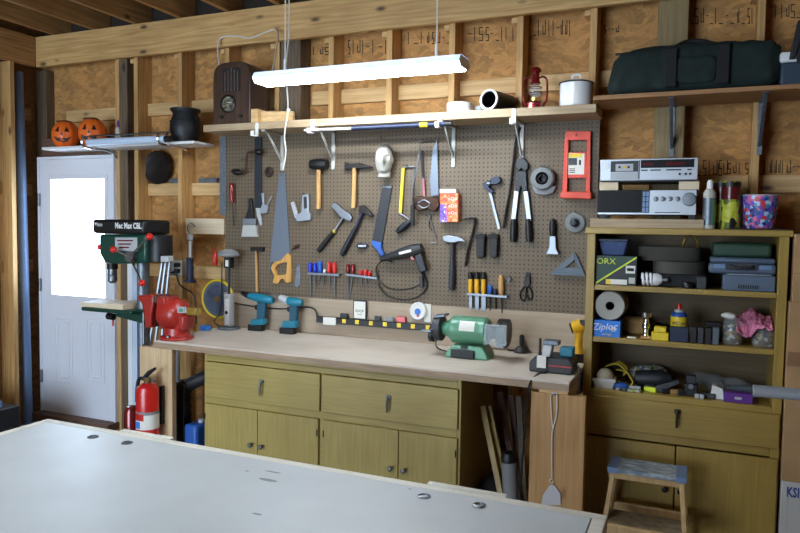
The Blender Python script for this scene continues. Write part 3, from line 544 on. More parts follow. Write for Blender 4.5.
# bolt cutter
t = hang('bolt_cutter', 'bolt cutter with silver arms and black grips hanging jaws up', 'cutter', 521, 200)
G().slab([(519, 158), (524, 158), (528, 163), (528, 168), (525, 172), (521.5, 168), (518, 172), (515.5, 167), (516, 162)], PB-.028, PB-.006).build('jaws', 'black', t, bev=.003); G().slab([(516, 171), (526, 171), (527, 190), (523, 192), (521, 185), (519, 192), (515.5, 191)], PB-.026, PB-.008).build('linkage', 'charcoal', t, bev=.002)
for q in (-1, 1):
    bar2(521+q*4.5, 191, 521+q*8, 221, 5, PB-.026, PB-.010).build('arm', 'alu', t, bev=.003); grip(521+q*7.2, 219, 521+q*8, 242, PB-.022, [.014, .0185, .019, .019, .016]).build('grip', 'black', t); 
    for yy in (179, 187): rod(521+q*3.4, yy, 521+q*3.4+.01, yy+.01, PB-.029, .008).build('bolt', 'steel', t) if 0 else G().cyl(A(521+q*3.4, yy, PB-.024), A(521+q*3.4, yy, PB-.031), .007).build('bolt', 'steel', t)
hook(t, 521, 157)
# grey coupling ring
t = hang('hose_coupling', 'grey ring-shaped hose coupling with dark opening', 'coupling', 544, 180)
c = A(544, 179, PB); G().lathe(c, -Y_, [(.062, 0), (.066, .015), (.066, .05), (.058, .058), (.036, .06), (.034, .03), (.03, .001)], 32).build('ring', 'grey_ring', t); G().lathe(c, -Y_, [(.033, .001), (.033, .03), (.024, .045), (.02, .046), (.019, .01), (.001, .01)], 24).build('insert', 'iron', t)
G().slab([(532, 186), (556, 186), (553, 193), (544, 195.5), (535, 193)], PB-.03, PB-.001).build('collar', 'grey', t, bev=.004); hook(t, 544, 167, .07)
# orange carrier
t = hang('panel_carrier', 'bright orange panel carrier frame with white and yellow label', 'carrier', 575, 165)
g = G(); yf, yb = PB-.028, PB-.001
g.slab([(565.5, 131), (591, 131), (590.5, 140), (564.5, 140)], yf, yb).slab([(564.5, 140), (568.5, 140), (567, 192), (562, 192)], yf, yb).slab([(587, 140), (590.5, 140), (590, 192), (585.5, 192)], yf, yb).slab([(568, 152), (586.5, 152), (586, 178), (567.5, 178)], PB-.022, yb)
g.build('frame', 'level_orange', t, bev=.002); G().slab([(561, 191.5), (591, 192), (591, 199), (560, 198)], PB-.06, yb).build('foot', 'level_orange', t, bev=.004)
G().slab([(568, 153), (584.5, 153.5), (584, 174.5), (568, 174.5)], PB-.023, PB-.0215).build('label', 'paper', t); G().rect(568.5, 153.5, 582, 157.5, PB-.0236, PB-.0225).build('yellow_band', 'yellow', t); G().rect(568.5, 158, 577, 165, PB-.0236, PB-.0225).build('photo_patch', 'dark_grey', t); lg = G()
for k in range(3): lg.rect(569.5, 168.5+k*1.8, 575, 169.3+k*1.8, PB-.0236, PB-.0225)
lg.rect(579, 160, 581, 165, PB-.0236, PB-.0225).build('print', 'ink', t); hook(t, 577, 136, .04)
# grey disc cup
t = hang('sanding_cup', 'grey disc with black knob hanging beside the bookcase', 'disc', 576, 223)
c = A(575.5, 223, PB); G().lathe(c, -Y_, [(.055, 0), (.057, .008), (.05, .016), (.03, .018), (.028, .014), (.001, .014)], 32).build('disc', 'grey_ring', t); G().lathe(c, -Y_, [(.024, .014), (.022, .03), (.017, .032), (.013, .05), (.001, .052)], 20).build('knob', 'black', t); hook(t, 575.5, 212, .02)
# scraper brush
t = hang('stripping_tool', 'black handled scraper with pale flared metal end', 'scraper', 552, 240)
grip(552.5, 219, 552.5, 236, PB-.022, [.012, .017, .018, .018, .014]).build('handle', 'black', t); G().slab([(549.5, 236), (555.5, 236), (556, 248), (559, 254.5), (545.5, 254.5), (549, 247)], PB-.032, PB-.010).build('head', 'brushed', t, bev=.003); hook(t, 553, 219)
# speed square
t = hang('speed_square', 'grey triangular speed square hanging low beside the bookcase', 'square', 570, 265)
g = G(); a, b, c = (575, 252), (585, 275), (551, 273); ai, bi, ci = (574.5, 260), (579, 268), (565.5, 267.5)
g.slab([a, b, bi, ai], PB-.016, PB-.003).slab([b, c, ci, bi], PB-.016, PB-.003).slab([c, a, ai, ci], PB-.016, PB-.003); g.build('triangle', 'dark_galv', t, bev=.001); G().slab([c, b, (585, 276.5), (550.5, 274.5)], PB-.03, PB-.001).build('fence', 'dark_galv', t); hook(t, 575, 256)
# L bar, claw hammer, pouches
t = hang('wrecking_bar', 'bent dark iron wrecking bar hanging left of the twin pouches', 'bar', 468, 235)
wire([(464, 219.5), (468, 218), (473, 218), (475, 220), (473, 232), (468, 250), (465.5, 266)], PB-.02, .0075).build('bar', 'iron', t); hook(t, 470, 219)
t = hang('claw_hammer', 'grey handled claw hammer hanging upright above the bench grinder', 'hammer', 453, 260)
grip(452.5, 241, 451.5, 290, PB-.024, [.011, .012, .013, .017, .018, .019, .016]).build('handle', 'dark_grey', t); G().slab([(442, 236), (448, 235), (456, 236), (462, 238), (466.5, 242.5), (459, 241.5), (454, 243), (448, 242.5), (443, 241)], PB-.038, PB-.01).build('head', 'steel', t, bev=.004); hook(t, 449, 243.5, .04); hook(t, 457, 243.5, .04)
for x, l in ((480, 'dark leather pouch hanging left in the pair under the clamp'), (493, 'dark leather pouch hanging right in the pair under the clamp')):
    t = hang('tool_pouch', l, 'pouch', x, 245, 'dark pouches on the pegboard'); G().slab([(x-4.5, 235), (x+4.5, 234.5), (x+4, 257), (x-1, 258.5), (x-4, 256.5)], PB-.04, PB-.002).build('body', 'pouch', t, bev=.006); G().rect(x-4.8, 234, x+4.8, 239, PB-.043, PB-.001).build('flap', 'soft_black', t, bev=.003); hook(t, x+1, 233)
# heat gun with looping cable
t = hang('heat_gun', 'black heat gun hanging with its looped black cord', 'heat gun', 405, 260)
grip(381, 259, 422, 248, PB-.045, [.018, .022, .026, .034, .038, .036, .028], n=20).build('body', 'charcoal', t); bar2(417, 254, 423, 272, 8, PB-.062, PB-.028).build('handle', 'charcoal', t, bev=.008); bar2(399, 253.5, 411, 250.5, 2.6, PB-.0835, PB-.07).build('label', 'paper', t); bar2(411, 256, 413, 260, 2, PB-.06, PB-.03).build('trigger', 'red', t)
wire([(422, 272), (422, 282), (412, 288), (398, 290), (384, 286), (377, 275), (377, 266), (384, 260, PB-.02), (392, 262, PB-.012)], PB-.02, .0045).build('cord', 'black', t); wire([(423, 272), (427, 283), (424, 292), (412, 299), (396, 299), (384, 293), (378, 283)], PB-.012, .0045).build('cord', 'black', t); bar2(420.5, 276, 421, 288, 3, PB-.03, PB-.016).build('plug', 'black', t)
hook(t, 404, 258, .05); hook(t, 416, 253, .05)
# pencil rail left: screwdriver racks
def rack(name, label, px0, py0, px1, py1):
    t = hang(name, label, 'rack', (px0+px1)/2, (py0+py1)/2); bar2(px0, py0, px1, py1, 2.2, PB-.034, PB-.0005).build('rail', 'steel', t, bev=.001)
    for q in (0, 1): p = A(px0 if q == 0 else px1, py0 if q == 0 else py1, PB-.0125); G().cyl(p, p+Y_*.0125, .004).build('peg', 'steel', t)
rack('tool_rack', 'steel rail on the pegboard holding blue and red screwdrivers', 307.5, 273.5, 339, 275); rack('tool_rack', 'steel rail on the pegboard with only red screwdrivers, nearer the heat gun', 345.5, 274.5, 377, 278.5)
gr = 'screwdrivers racked on the pegboard'; ys = PB-.03
for l, pts, r, m in (('clear blue screwdriver with long shaft, leftmost in the left rack', [(310, 262.5), (310.3, 272.3), (310.6, 297)], .014, 'clear_blue'), ('clear blue screwdriver, second from the left in the left rack', [(315, 263), (315.2, 272.5), (315.4, 291)], .013, 'clear_blue'),
    ('fat solid blue screwdriver in the middle of the left rack', [(320, 261), (320, 272.8), (319, 280)], .017, 'blue'), ('white handled screwdriver in the left rack', [(325, 269), (324.5, 273.2), (323, 287)], .011, 'white'), ('red screwdriver next to the white one in the left rack', [(329.3, 262), (329.4, 273.2), (329.5, 291)], .015, 'red'), ('red screwdriver at the right end of the left rack', [(334.5, 262), (334.6, 273.4), (334.8, 296)], .015, 'red'),
    ('red screwdriver with long shaft at the left end of the right rack', [(348, 264), (348, 273.6), (348.2, 301)], .014, 'dark_red'), ('red screwdriver, second from the left in the right rack', [(353.3, 264), (353, 274.2), (349.5, 296)], .014, 'dark_red'), ('stubby red screwdriver, third in the right rack', [(360.5, 270), (361, 275.8), (362, 286)], .014, 'red'), ('stubby red screwdriver, fourth in the right rack', [(365.5, 269.5), (365.5, 276.3), (366.5, 284)], .014, 'red'), ('stubby red screwdriver at the right end of the right rack', [(370, 271), (369, 276.8), (368.5, 281)], .013, 'red')):
    screwdriver(l, pts, r, m, group=gr, y=PB-r+.0006)
rack('tool_rack', 'steel rail on the pegboard holding yellow handled chisels', 467, 294, 507, 297); gr = 'chisels and tools in the chisel rack'
for i, px in enumerate((470.5, 477, 483.5)):
    t = hang('chisel', ('yellow and black handled chisel, leftmost in the chisel rack', 'yellow and black handled chisel, second in the chisel rack', 'yellow and black handled chisel, third and widest in the chisel rack')[i], 'chisel', px, 295, gr)
    grip(px, 272.5, px, 294.2, PB-.017, [.012, .015, .013, .015, .010]).build('handle', 'tool_yellow', t); grip(px, 272, px, 279, PB-.017, [.0135, .0165, .0155]).build('cap', 'black', t); G().rect(px-1.5-.3*i, 296, px+1.5+.3*i, 309+i, PB-.020, PB-.014).build('blade', 'steel', t); rod(px, 294, px, 297, PB-.017, .005).build('tang', 'steel', t)
for l, pts, r, m, c, nm in (('blue handled nut driver beside the yellow chisels', [(490, 285), (490, 294.8), (490, 311)], .014, 'blue', 'screwdriver', 'nut_driver'), ('short dark blue punch in the chisel rack', [(495.5, 289), (495.5, 295.4), (496, 312)], .011, 'navy', 'punch', 'punch'), ('tan wooden handled file at the right of the chisel rack', [(501, 275), (501.5, 295.5), (502, 313)], .017, 'handle_wood', 'file', 'wood_handled_file')):
    screwdriver(l, pts, r, m, 'iron', c, gr, y=PB-r+.0006, name=nm)
t = hang('tin_snips', 'dark tin snips hanging right of the chisel rack', 'snips', 526, 285)
G().slab([(526, 272), (529.5, 273), (530, 284), (526, 288), (523.5, 284)], PB-.018, PB-.006).build('blades', 'iron', t, bev=.002); wire([(526, 285), (521, 291), (520.5, 298), (524, 301), (526, 294), (526, 287)], PB-.013, .0045).build('handle', 'black', t); wire([(526, 285), (531, 290), (532, 297), (529, 300), (527, 295)], PB-.013, .0045).build('handle', 'black', t); hook(t, 527, 276)
t = hang('drill_key', 'tiny silver chuck key hanging above the tin snips', 'key', 510, 278); wire([(509, 277), (511.5, 280)], PB-.012, .004).build('bar', 'steel', t); rod(510, 278.5, 508.5, 282, PB-.012, .005).build('key_head', 'steel', t); hook(t, 510, 277, .012)
# framed card and dial on the backsplash / power strip
# ================================================================== ON THE WORKTOP
def mid(px0, px1, py, Y): return A((px0+px1)/2, py, Y)
Yb = -.052
t = T('power_strip', 'long black power strip with yellow tags along the backsplash', 'power strip', A(380, 324, -.05))
xa, xb, zc = A(316, 318, Yb).x, A(441, 331, Yb).x, A(380, 324, Yb).z
G().box(xa, xb, Yb, -.0225, zc-.022, zc+.018).build('body', 'black', t, bev=.004)
for px in (344, 357, 371, 385, 399, 413, 428): x = A(px, 322, Yb).x; G().box(x-.013, x+.013, Yb-.002, Yb, zc-.012, zc+.014).build('yellow_tag', 'yellow', t)
G().box(A(323.5, 320, Yb).x, A(336, 320, Yb).x, Yb-.005, Yb-.0002, zc-.03, zc+.018).build('white_label', 'paper', t)
G().tube([(xa, -.035, zc+.005), A(315, 310, -.036), A(305, 307, -.032), A(282, 309, -.032), A(258, 307, -.032), A(233, 303, -.032)], .005).build('cord', 'black', t)
def onstrip(n, l, c, px0, px1, py, m, d=.02): xx0, xx1 = A(px0, py, Yb).x, A(px1, py, Yb).x; return tag(G().box(xx0, xx1, -.048, -.048+d, zc+.0182, A(px0, py, Yb).z).build(n, m, bev=.003), l, c)
onstrip('tape_measure', 'small black and yellow tape measure on the power strip', 'tape measure', 339.5, 347, 313.5, 'charcoal'); onstrip('wire_nut_pack', 'small red block lying on the black power strip', 'block', 396, 405, 316.5, 'red'); onstrip('clip', 'flat grey clip on the power strip right of the framed card', 'clip', 374, 380, 316, 'dark_grey'); onstrip('clip', 'light grey clip on the power strip beside the red block', 'clip', 385, 393, 317, 'grey')
t = T('framed_card', 'small dark framed card with printed words standing on the power strip', 'card', A(360, 312, -.04)+Z_*0)
x0, x1, z1, z0 = A(353, 305, -.045).x, A(366.5, 305, -.045).x, A(360, 300, -.045).z, zc+.0185
G().box(x0, x1, -.045, -.035, z0, z1).build('frame', 'charcoal', t, bev=.002); G().box(x0+.008, x1-.008, -.0462, -.0451, z0+.006, z1-.01).build('card', 'paper', t)
G().text('SHOP', .024, ((x0+x1)/2, -.0464, z0+.052), X_, Z_).text('RULES', .011, ((x0+x1)/2, -.0464, z0+.032), X_, Z_).build('print', 'ink', t)
c = A(418, 311, -.05); t = T('dial_gauge', 'round white rimmed dial with blue and red centre above the power strip', 'gauge', c)
c.z = max(c.z, zc+.0185+.052); G().lathe(c+Y_*.026, -Y_, [(.05, 0), (.053, .01), (.053, .028), (.046, .034), (.042, .03), (.001, .029)], 32).build('case', 'white', t); G().lathe(c-Y_*.0036, -Y_, [(.038, 0), (.038, .001)], 28).build('face', 'paper', t)
G().lathe(c+Vector((.0, -.005, -.004)), -Y_, [(.02, 0), (.02, .001)], 20).build('blue_dot', 'label_blue', t); G().lathe(c+Vector((.002, -.005, -.028)), -Y_, [(.009, 0), (.009, .001)], 16).build('red_dot', 'red', t)
x = A(428, 310, -.03).x; tag(G().box(x-.025, x+.018, -.029, -.0225, zc+.03, A(428, 304, -.03).z).build('note_card', 'paper'), 'plain white card standing behind the round dial', 'card')
# cordless drills
def flatx(g, pts, yc, h): return g.slab(pts, yc-h, yc+h)
Yd = -.088; p = A(258, 329.5, Yd); p.z = WZ
t = T('cordless_drill', 'teal cordless drill, the left one of two on the worktop', 'drill', p, 'teal cordless drills')
grip(249, 296, 273.5, 300.5, Yd, [.02, .026, .029, .03, .028, .02], n=20).build('body', 'teal', t); grip(241.5, 292.5, 249.5, 296, Yd, [.012, .017, .019, .02, .019], n=16).build('chuck', 'black', t)
flatx(G(), [(257, 302), (265, 303), (263.5, 320), (256, 320)], Yd, .018).build('handle', 'dark_teal', t, bev=.006); G().slab([(250.5, 319.5), (263, 319), (263.5, 325), (250, 325.5)], Yd-.03, Yd+.02).build('battery_collar', 'teal', t, bev=.004)
q = A(250, 325, Yd); q2 = A(263.5, 325, Yd); G().box(q.x, q2.x, Yd-.029, Yd+.019, WZ, q2.z-.0002).build('battery', 'black', t, bev=.004); flatx(G(), [(255, 305), (257.5, 305), (256.5, 310), (254.5, 309)], Yd, .008).build('trigger', 'black', t)
Yd = -.10; p = A(289, 332, Yd); p.z = WZ
t = T('impact_driver', 'teal impact driver with silver nose, right of the teal drill', 'drill', p, 'teal cordless drills')
grip(288, 301, 302, 303, Yd, [.026, .03, .03, .02], n=20).build('body', 'teal', t); grip(280, 297.5, 289, 301.5, Yd, [.02, .024, .026, .026], n=20).build('nose', 'light_grey', t); rod(270, 292, 280.5, 297.7, Yd, .004, .005).build('bit', 'steel', t)
flatx(G(), [(289, 305), (297, 306), (296, 322), (289, 322)], Yd, .017).build('handle', 'dark_teal', t, bev=.006); G().slab([(282, 321.5), (295.5, 321), (295.5, 328), (281.5, 328)], Yd-.03, Yd+.02).build('battery_collar', 'teal', t, bev=.004)
q = A(281.5, 328, Yd); q2 = A(295.5, 328, Yd); G().box(q.x, q2.x, Yd-.029, Yd+.019, WZ, q2.z-.0002).build('battery', 'black', t, bev=.004); flatx(G(), [(287, 307), (289.5, 307), (289, 312), (287, 311)], Yd, .008).build('trigger', 'black', t)
# upright lamp
Yd = -.112; p = A(229, 327, Yd); p.z = WZ
t = T('work_lamp', 'upright pale green and white lamp with dark flat hood at the left worktop end', 'lamp', p)
G().lathe(p, Z_, [(.078, 0), (.08, .006), (.074, .014), (.02, .018), (.001, .018)], 32).build('base', 'galvanised', t); hw = .026; zt = A(228, 294, Yd).z
G().box(p.x-hw, p.x+hw, Yd-.025, Yd+.025, WZ+.0175, zt).build('body', 'light_grey', t, bev=.006); G().box(p.x-.017, p.x+.017, Yd-.0275, Yd-.0251, WZ+.03, zt-.03).build('front_panel', 'white', t, bev=.002)
zb = A(228, 312, Yd).z; G().lathe((p.x, Yd-.0275, zb), -Y_, [(.012, 0), (.012, .003)], 16).build('switch', 'black', t)
z2 = A(228, 268, Yd).z; z3 = A(228, 257, Yd).z; z4 = A(228, 249, Yd).z
G().cyl((p.x, Yd, zt), (p.x, Yd, z2), .009).build('stem', 'charcoal', t); G().box(p.x-.026, p.x+.026, Yd-.024, Yd+.024, z2, z3).build('socket', 'black', t, bev=.004); G().box(p.x-.012, p.x+.012, Yd-.0255, Yd-.0241, z2+.012, z3-.02).build('sticker', 'paper', t)
G().lathe((p.x-.005, Yd, z3-.004), Z_, [(.02, 0), (.07, .012), (.072, .022), (.055, (z4-z3)*.8), (.02, z4-z3+.004), (.001, z4-z3+.005)], 28).build('hood', 'grey', t)
G().tube([A(222, 262, -.03), A(221.5, 290, -.03), A(220, 312, -.04), A(214, 322, -.06), p+Vector((-.07, .02, .005))], .004).build('cord', 'black', t)
tag(G().box(*[k for k in (B(197.5, 331, WZ).x, B(208, 331, WZ).x)], B(203, 331, WZ).y, B(203, 331, WZ).y+.05, WZ, WZ+.035).build('tin', 'label_blue', bev=.004), 'small blue and white tin beside the red vise', 'tin')
# vise
p = B(180, 339, WZ); Yv = -.60
t = T('bench_vise', 'big red bench vise on the left corner of the worktop', 'vise', (A(178, 338, Yv).x, Yv, WZ))
vx = lambda px: A(px, 320, Yv).x
vz = lambda py: A(178, py, Yv).z
cx = vx(177); G().lathe((cx, Yv, WZ), Z_, [(.098, 0), (.102, .01), (.098, .018), (.078, .026), (.074, .07), (.06, .075), (.001, .075)], 36).build('base', 'vise_red', t, bev=.002)
for a in range(3): w = a*2.1+.6; G().cyl((cx+.088*math.cos(w), Yv+.088*math.sin(w), WZ+.018), (cx+.088*math.cos(w), Yv+.088*math.sin(w), WZ+.032), .011, n=6).build('bolt', 'steel', t)
zc_ = vz(314); zt_ = vz(296.5); rb = zt_-zc_-.012
G().lathe((vx(165), Yv, zc_), X_, [(rb*.8, 0), (rb*.95, .01), (rb, .04), (rb, .10), (rb*.92, .13), (rb*.7, .15), (.03, .16), (.001, .161)], 32).build('body', 'vise_red', t)
G().prism([(vx(165), Yv-.05, WZ+.06), (vx(188), Yv-.05, WZ+.06), (vx(190), Yv-.05, zc_), (vx(165), Yv-.05, zc_)], (0, .1, 0)).build('pedestal', 'vise_red', t, bev=.012)
G().prism([(vx(164.5), Yv-.07, zt_), (vx(171), Yv-.07, zt_-.004), (vx(173), Yv-.07, zt_-.03), (vx(173), Yv-.07, zc_), (vx(164.5), Yv-.07, zc_+.02)], (0, .14, 0)).build('fixed_jaw', 'vise_red', t, bev=.006); G().box(vx(163.4), vx(164.5)-.0004, Yv-.07, Yv+.07, zt_-.035, zt_+.002).build('jaw_plate', 'steel', t)
G().prism([(vx(146), Yv-.07, zt_), (vx(161.5), Yv-.07, zt_+.004), (vx(161.5), Yv-.07, zt_-.05), (vx(159.5), Yv-.07, zc_), (vx(159), Yv-.07, zc_-.085), (vx(153.5), Yv-.07, zc_-.095), (vx(152), Yv-.07, zc_-.03), (vx(150), Yv-.07, zt_-.05), (vx(146), Yv-.07, zt_-.03)], (0, .14, 0)).build('moving_jaw', 'vise_red', t, bev=.01); G().box(vx(161.5)+.0004, vx(162.6), Yv-.07, Yv+.07, zt_-.035, zt_+.002).build('jaw_plate', 'steel', t)
G().box(vx(158), vx(168), Yv-.03, Yv+.03, zc_-.07, zc_-.01).build('slide', 'iron', t, bev=.004); G().cyl((vx(147.5), Yv, zc_-.04), (vx(154), Yv, zc_-.04), .026).build('screw_head', 'iron', t); G().cyl((vx(149.5), Yv-.05, zc_), (vx(152), Yv-.07, zc_-.2), .008).build('handle_bar', 'steel', t); G().sup((vx(152), Yv-.07, zc_-.2), (.013, .013, .012), 1, 14).build('handle_ball', 'steel', t)
G().cyl((vx(188), Yv, zc_+.02), (vx(199), Yv, zc_+.025), .024).build('tail_pipe', 'bookcase', t); G().rect(177.5, 307, 184.5, 313, Yv-rb-.004, Yv-rb+.012).build('label', 'light_grey', t); G().rect(179, 308.5, 183, 312, Yv-rb-.005, Yv-rb-.0041).build('green_mark', 'green', t)
# bench grinder
p = B(470, 359.5, WZ); Yg = p.y+.075
t = T('bench_grinder', 'green bench grinder with clear eye shield on the worktop', 'grinder', (p.x, Yg, WZ))
gx = lambda px, y=330: A(px, y, Yg).x
c = A(470, 330, Yg); R = .075
G().prism([(gx(449), Yg-.075, WZ), (gx(492), Yg-.075, WZ), (gx(491), Yg-.075, WZ+.022), (gx(485), Yg-.06, WZ+.07), (gx(456), Yg-.06, WZ+.07), (gx(450), Yg-.075, WZ+.022)], (0, .15, 0)).build('base', 'green', t, bev=.01)
G().box(gx(456), gx(479), Yg-.088, Yg-.0735, WZ+.004, WZ+.05).build('switch_plate', 'black', t, bev=.003); G().box(gx(465), gx(471), Yg-.074, Yg-.058, WZ+.055, WZ+.068).build('switch', 'black', t)
x0, x1 = gx(451), gx(490); L = x1-x0
G().lathe((x0, Yg, c.z), X_, [(.045, 0), (R*.85, .004), (R, .018), (R, L*.25), (R*1.01, L*.26), (R*1.01, L*.74), (R, L*.75), (R, L-.018), (R*.85, L-.004), (.045, L)], 36).build('motor', 'green', t)
pts = [(Yg-(R*1.012)*math.cos(a), c.z+(R*1.012)*math.sin(a)) for a in [.05+.75*k/6 for k in range(7)]]
lg = G(); lx0, lx1 = gx(463), gx(478)
lg.loft([[(lx0, y, z), (lx1, y, z), (lx1, y-.0006, z+.0006), (lx0, y-.0006, z+.0006)] for y, z in pts]).build('label', 'paper', t)
G().cyl((gx(443), Yg, c.z), (x0, Yg, c.z), .034, .05, 24).build('neck', 'green', t); G().cyl((x1, Yg, c.z), (gx(498), Yg, c.z), .045, .03, 24).build('neck', 'iron', t)
G().cyl((gx(435.5), Yg, c.z), (gx(443), Yg, c.z), .072, n=32).build('wheel_guard', 'dark_grey', t, bev=.004); G().cyl((gx(432), Yg-.02, c.z-.035), (gx(435.5), Yg-.02, c.z-.035), .045, n=28).build('wire_wheel', 'black', t)
G().box(gx(428), gx(437), Yg-.1, Yg-.068, c.z-.012, c.z-.004).build('tool_rest', 'steel', t); G().prism([(gx(436), Yg-.05, c.z+.06), (gx(447), Yg-.05, c.z+.07), (gx(447), Yg-.05, c.z+.082), (gx(436), Yg-.05, c.z+.072)], (0, .08, 0)).build('spark_arrestor', 'galvanised', t)
G().cyl((gx(499), Yg, c.z), (gx(509), Yg, c.z), .074, n=32).build('wheel_guard', 'iron', t, bev=.003); G().cyl((gx(501), Yg-.025, c.z-.01), (gx(508), Yg-.025, c.z-.01), .07, n=32).build('grinding_wheel', 'charcoal', t)
G().prism([(gx(490.5), Yg-.12, c.z+.055), (gx(512.5), Yg-.12, c.z+.055), (gx(512.5), Yg-.13, c.z-.05), (gx(490.5), Yg-.13, c.z-.05)], (0, .004, .001)).build('eye_shield', 'shield', t); G().cyl((gx(492), Yg-.116, c.z+.052), (gx(511), Yg-.116, c.z+.052), .004).cyl((gx(503), Yg-.116, c.z+.052), (gx(503), Yg-.04, c.z+.066), .004).build('shield_arm', 'steel', t); G().box(gx(501), gx(509), Yg-.12, Yg-.09, c.z-.062, c.z-.052).cyl((gx(505), Yg-.1, c.z-.062), (gx(499.5), Yg, c.z-.05), .005).build('tool_rest', 'steel', t)
G().tube([(gx(452), Yg+.05, WZ+.02), (gx(442), Yg+.06, WZ+.008), (gx(430), Yg+.1, WZ+.03), (gx(424), -.05, zc-.01)], .004).build('cord', 'black', t)
# burr cone, charger, yellow lamp
p = B(521.5, 352.5, WZ); t = T('handled_cone', 'black cone with stubby upright handle between grinder and charger', 'cone', p)
G().lathe(p, Z_, [(.042, 0), (.043, .012), (.03, .03), (.015, .04), (.001, .041)], 24).build('cone', 'black', t); G().lathe(p+Z_*.038, Z_, [(.012, 0), (.015, .02), (.014, .055), (.009, .064), (.001, .066)], 16).build('handle', 'black', t); G().tube([p+Vector((-.03, 0, .01)), p+Vector((-.07, .01, .006)), p+Vector((-.1, .05, .006))], .006).build('hose', 'black', t)
p = B(550, 373.5, WZ); Yc = p.y; Yc1 = Yc+.17
t = T('battery_charger', 'black battery charger with grey battery at the right worktop end', 'charger', (p.x, Yc, WZ))
ax = lambda px: A(px, 365, Yc).x
G().prism([(ax(529), Yc, WZ), (ax(572), Yc, WZ), (ax(573), Yc, WZ+.045), (ax(568), Yc+.03, WZ+.075), (ax(534), Yc+.03, WZ+.075), (ax(529), Yc, WZ+.05)], (0, Yc1-Yc, 0)).build('housing', 'charcoal', t, bev=.008)
G().box(ax(548.5), ax(571.5), Yc-.0025, Yc-.0002, WZ+.036, WZ+.041).build('red_stripe', 'red', t); G().prism([(ax(540), Yc+.02, WZ+.0755), (ax(549), Yc+.02, WZ+.0755), (ax(550), Yc+.05, WZ+.13), (ax(541), Yc+.05, WZ+.13)], (0, .06, 0)).build('battery', 'light_grey', t, bev=.005); G().obox((ax(541.5), Yc-.004, WZ+.055), (X_, Y_, Z_), (.022, .003, .03)).build('white_label', 'paper', t)
G().box(ax(540), ax(556), Yc+.05, Yc+.12, WZ+.1305, WZ+.152).build('battery_top', 'galvanised', t, bev=.004); G().box(ax(556.5), ax(570), Yc+.07, Yc+.15, WZ+.0755, WZ+.12).build('teal_battery', 'teal', t, bev=.006); G().cyl((ax(538), Yc+.04, WZ+.08), (ax(537), Yc+.06, WZ+.16), .007).build('latch', 'black', t)
G().tube([(ax(548), Yc+.004, WZ+.012), (ax(546), Yc-.02, WZ+.006), (ax(541), Yc-.045, WZ+.004), (ax(538), -.722, WZ-.02), (ax(536), -.722, WZ-.1), (ax(535), -.722, WZ-.2), (ax(533), -.722, WZ-.36), (ax(531), -.71, WZ-.55)], .005).build('cord', 'black', t)
p = B(578, 362, WZ); Yy = p.y
t = T('flashlight', 'yellow upright cordless flashlight beside the bookcase edge', 'flashlight', p)
q = lambda py: A(578, py, Yy).z
G().box(p.x-.036, p.x+.036, Yy-.03, Yy+.03, WZ, q(353)).build('battery', 'black', t, bev=.005); G().lathe((p.x, Yy, q(353)), Z_, [(.034, 0), (.03, .012), (.022, .03), (.021, q(336)-q(353)-.01), (.026, q(329)-q(353)), (.001, q(329)-q(353)+.001)], 24).build('handle', 'tool_yellow', t)
hc = Vector((p.x, Yy, q(326))); G().lathe(hc+Vector((-.035, -.01, -.012)), (1, .2, .35), [(.025, 0), (.036, .012), (.037, .04), (.03, .06), (.001, .066)], 24).build('head', 'tool_yellow', t); G().lathe(hc+Vector((-.035, -.01, -.012)), (-1, -.2, -.35), [(.026, 0), (.03, .008), (.001, .009)], 20).build('lens_ring', 'black', t); G().obox((p.x+.02, Yy-.02, q(322)), (X_, Y_, Z_), (.012, .012, .014)).build('switch', 'black', t)
t = tag(G().tube([(p.x-.01, Yy-.035, WZ+.006), A(580, 370, -.72), A(580, 378, -.722), A(579, 388, -.722), A(577, 394, -.712)], .005).build('cord', 'black'), 'black cord hanging over the worktop corner below the yellow flashlight', 'cord')

# ================================================================== LEFT CORNER
# planks and strips under and beside the worktop end
Yk = -.70
tag(G().box(A(140, 390, Yk).x, A(172, 390, Yk).x, Yk, Yk+.038, 0, WZ-.046).build('plank', 'pale_plank', bev=.003), 'pale upright plank under the left worktop end behind the fire extinguisher', 'plank')
c = A(147.5, 400, -.79); r = .066; zt = A(147.5, 383, -.79).z; zb = zt-.36
t = T('fire_extinguisher', 'red fire extinguisher with black handle mounted on a pale plank by the door', 'fire extinguisher', (c.x, -.79, zb))
G().lathe((c.x, -.79, zb), Z_, [(.05, 0), (r, .015), (r, .31), (r*.9, .338), (.03, .358), (.022, .362), (.001, .363)], 32).build('cylinder', 'red', t); G().cyl((c.x, -.79, zt-.005), (c.x, -.79, zt+.035), .02).build('valve', 'steel', t)
G().lathe((c.x, -.79, A(147, 427, -.79).z), Z_, [(r+.0008, 0), (r+.0008, A(147, 410, -.79).z-A(147, 427, -.79).z)], 32, cap=False).build('label', 'paper', t)
zl = A(147, 424, -.79).z
G().lathe((c.x, -.79, A(147, 412, -.79).z-.004), Z_, [(r+.0012, 0), (r+.0012, .018)], 32, cap=False).build('grey_band', 'grey', t)
def patch(a0, a1, z0, z1, m, n):
    g = G(); g.loft([[(c.x+(r+.0016)*math.cos(a), -.79+(r+.0016)*math.sin(a), z0), (c.x+(r+.0016)*math.cos(a), -.79+(r+.0016)*math.sin(a), z1), (c.x+(r+.0009)*math.cos(a), -.79+(r+.0009)*math.sin(a), z1), (c.x+(r+.0009)*math.cos(a), -.79+(r+.0009)*math.sin(a), z0)] for a in [a0+(a1-a0)*k/8 for k in range(9)]]); g.build(n, m, t)
patch(-2.9, -1.15, zl+.035, zl+.075, 'red', 'red_panel'); patch(-2.9, -1.5, zl-.012, zl+.028, 'label_blue', 'pictogram')
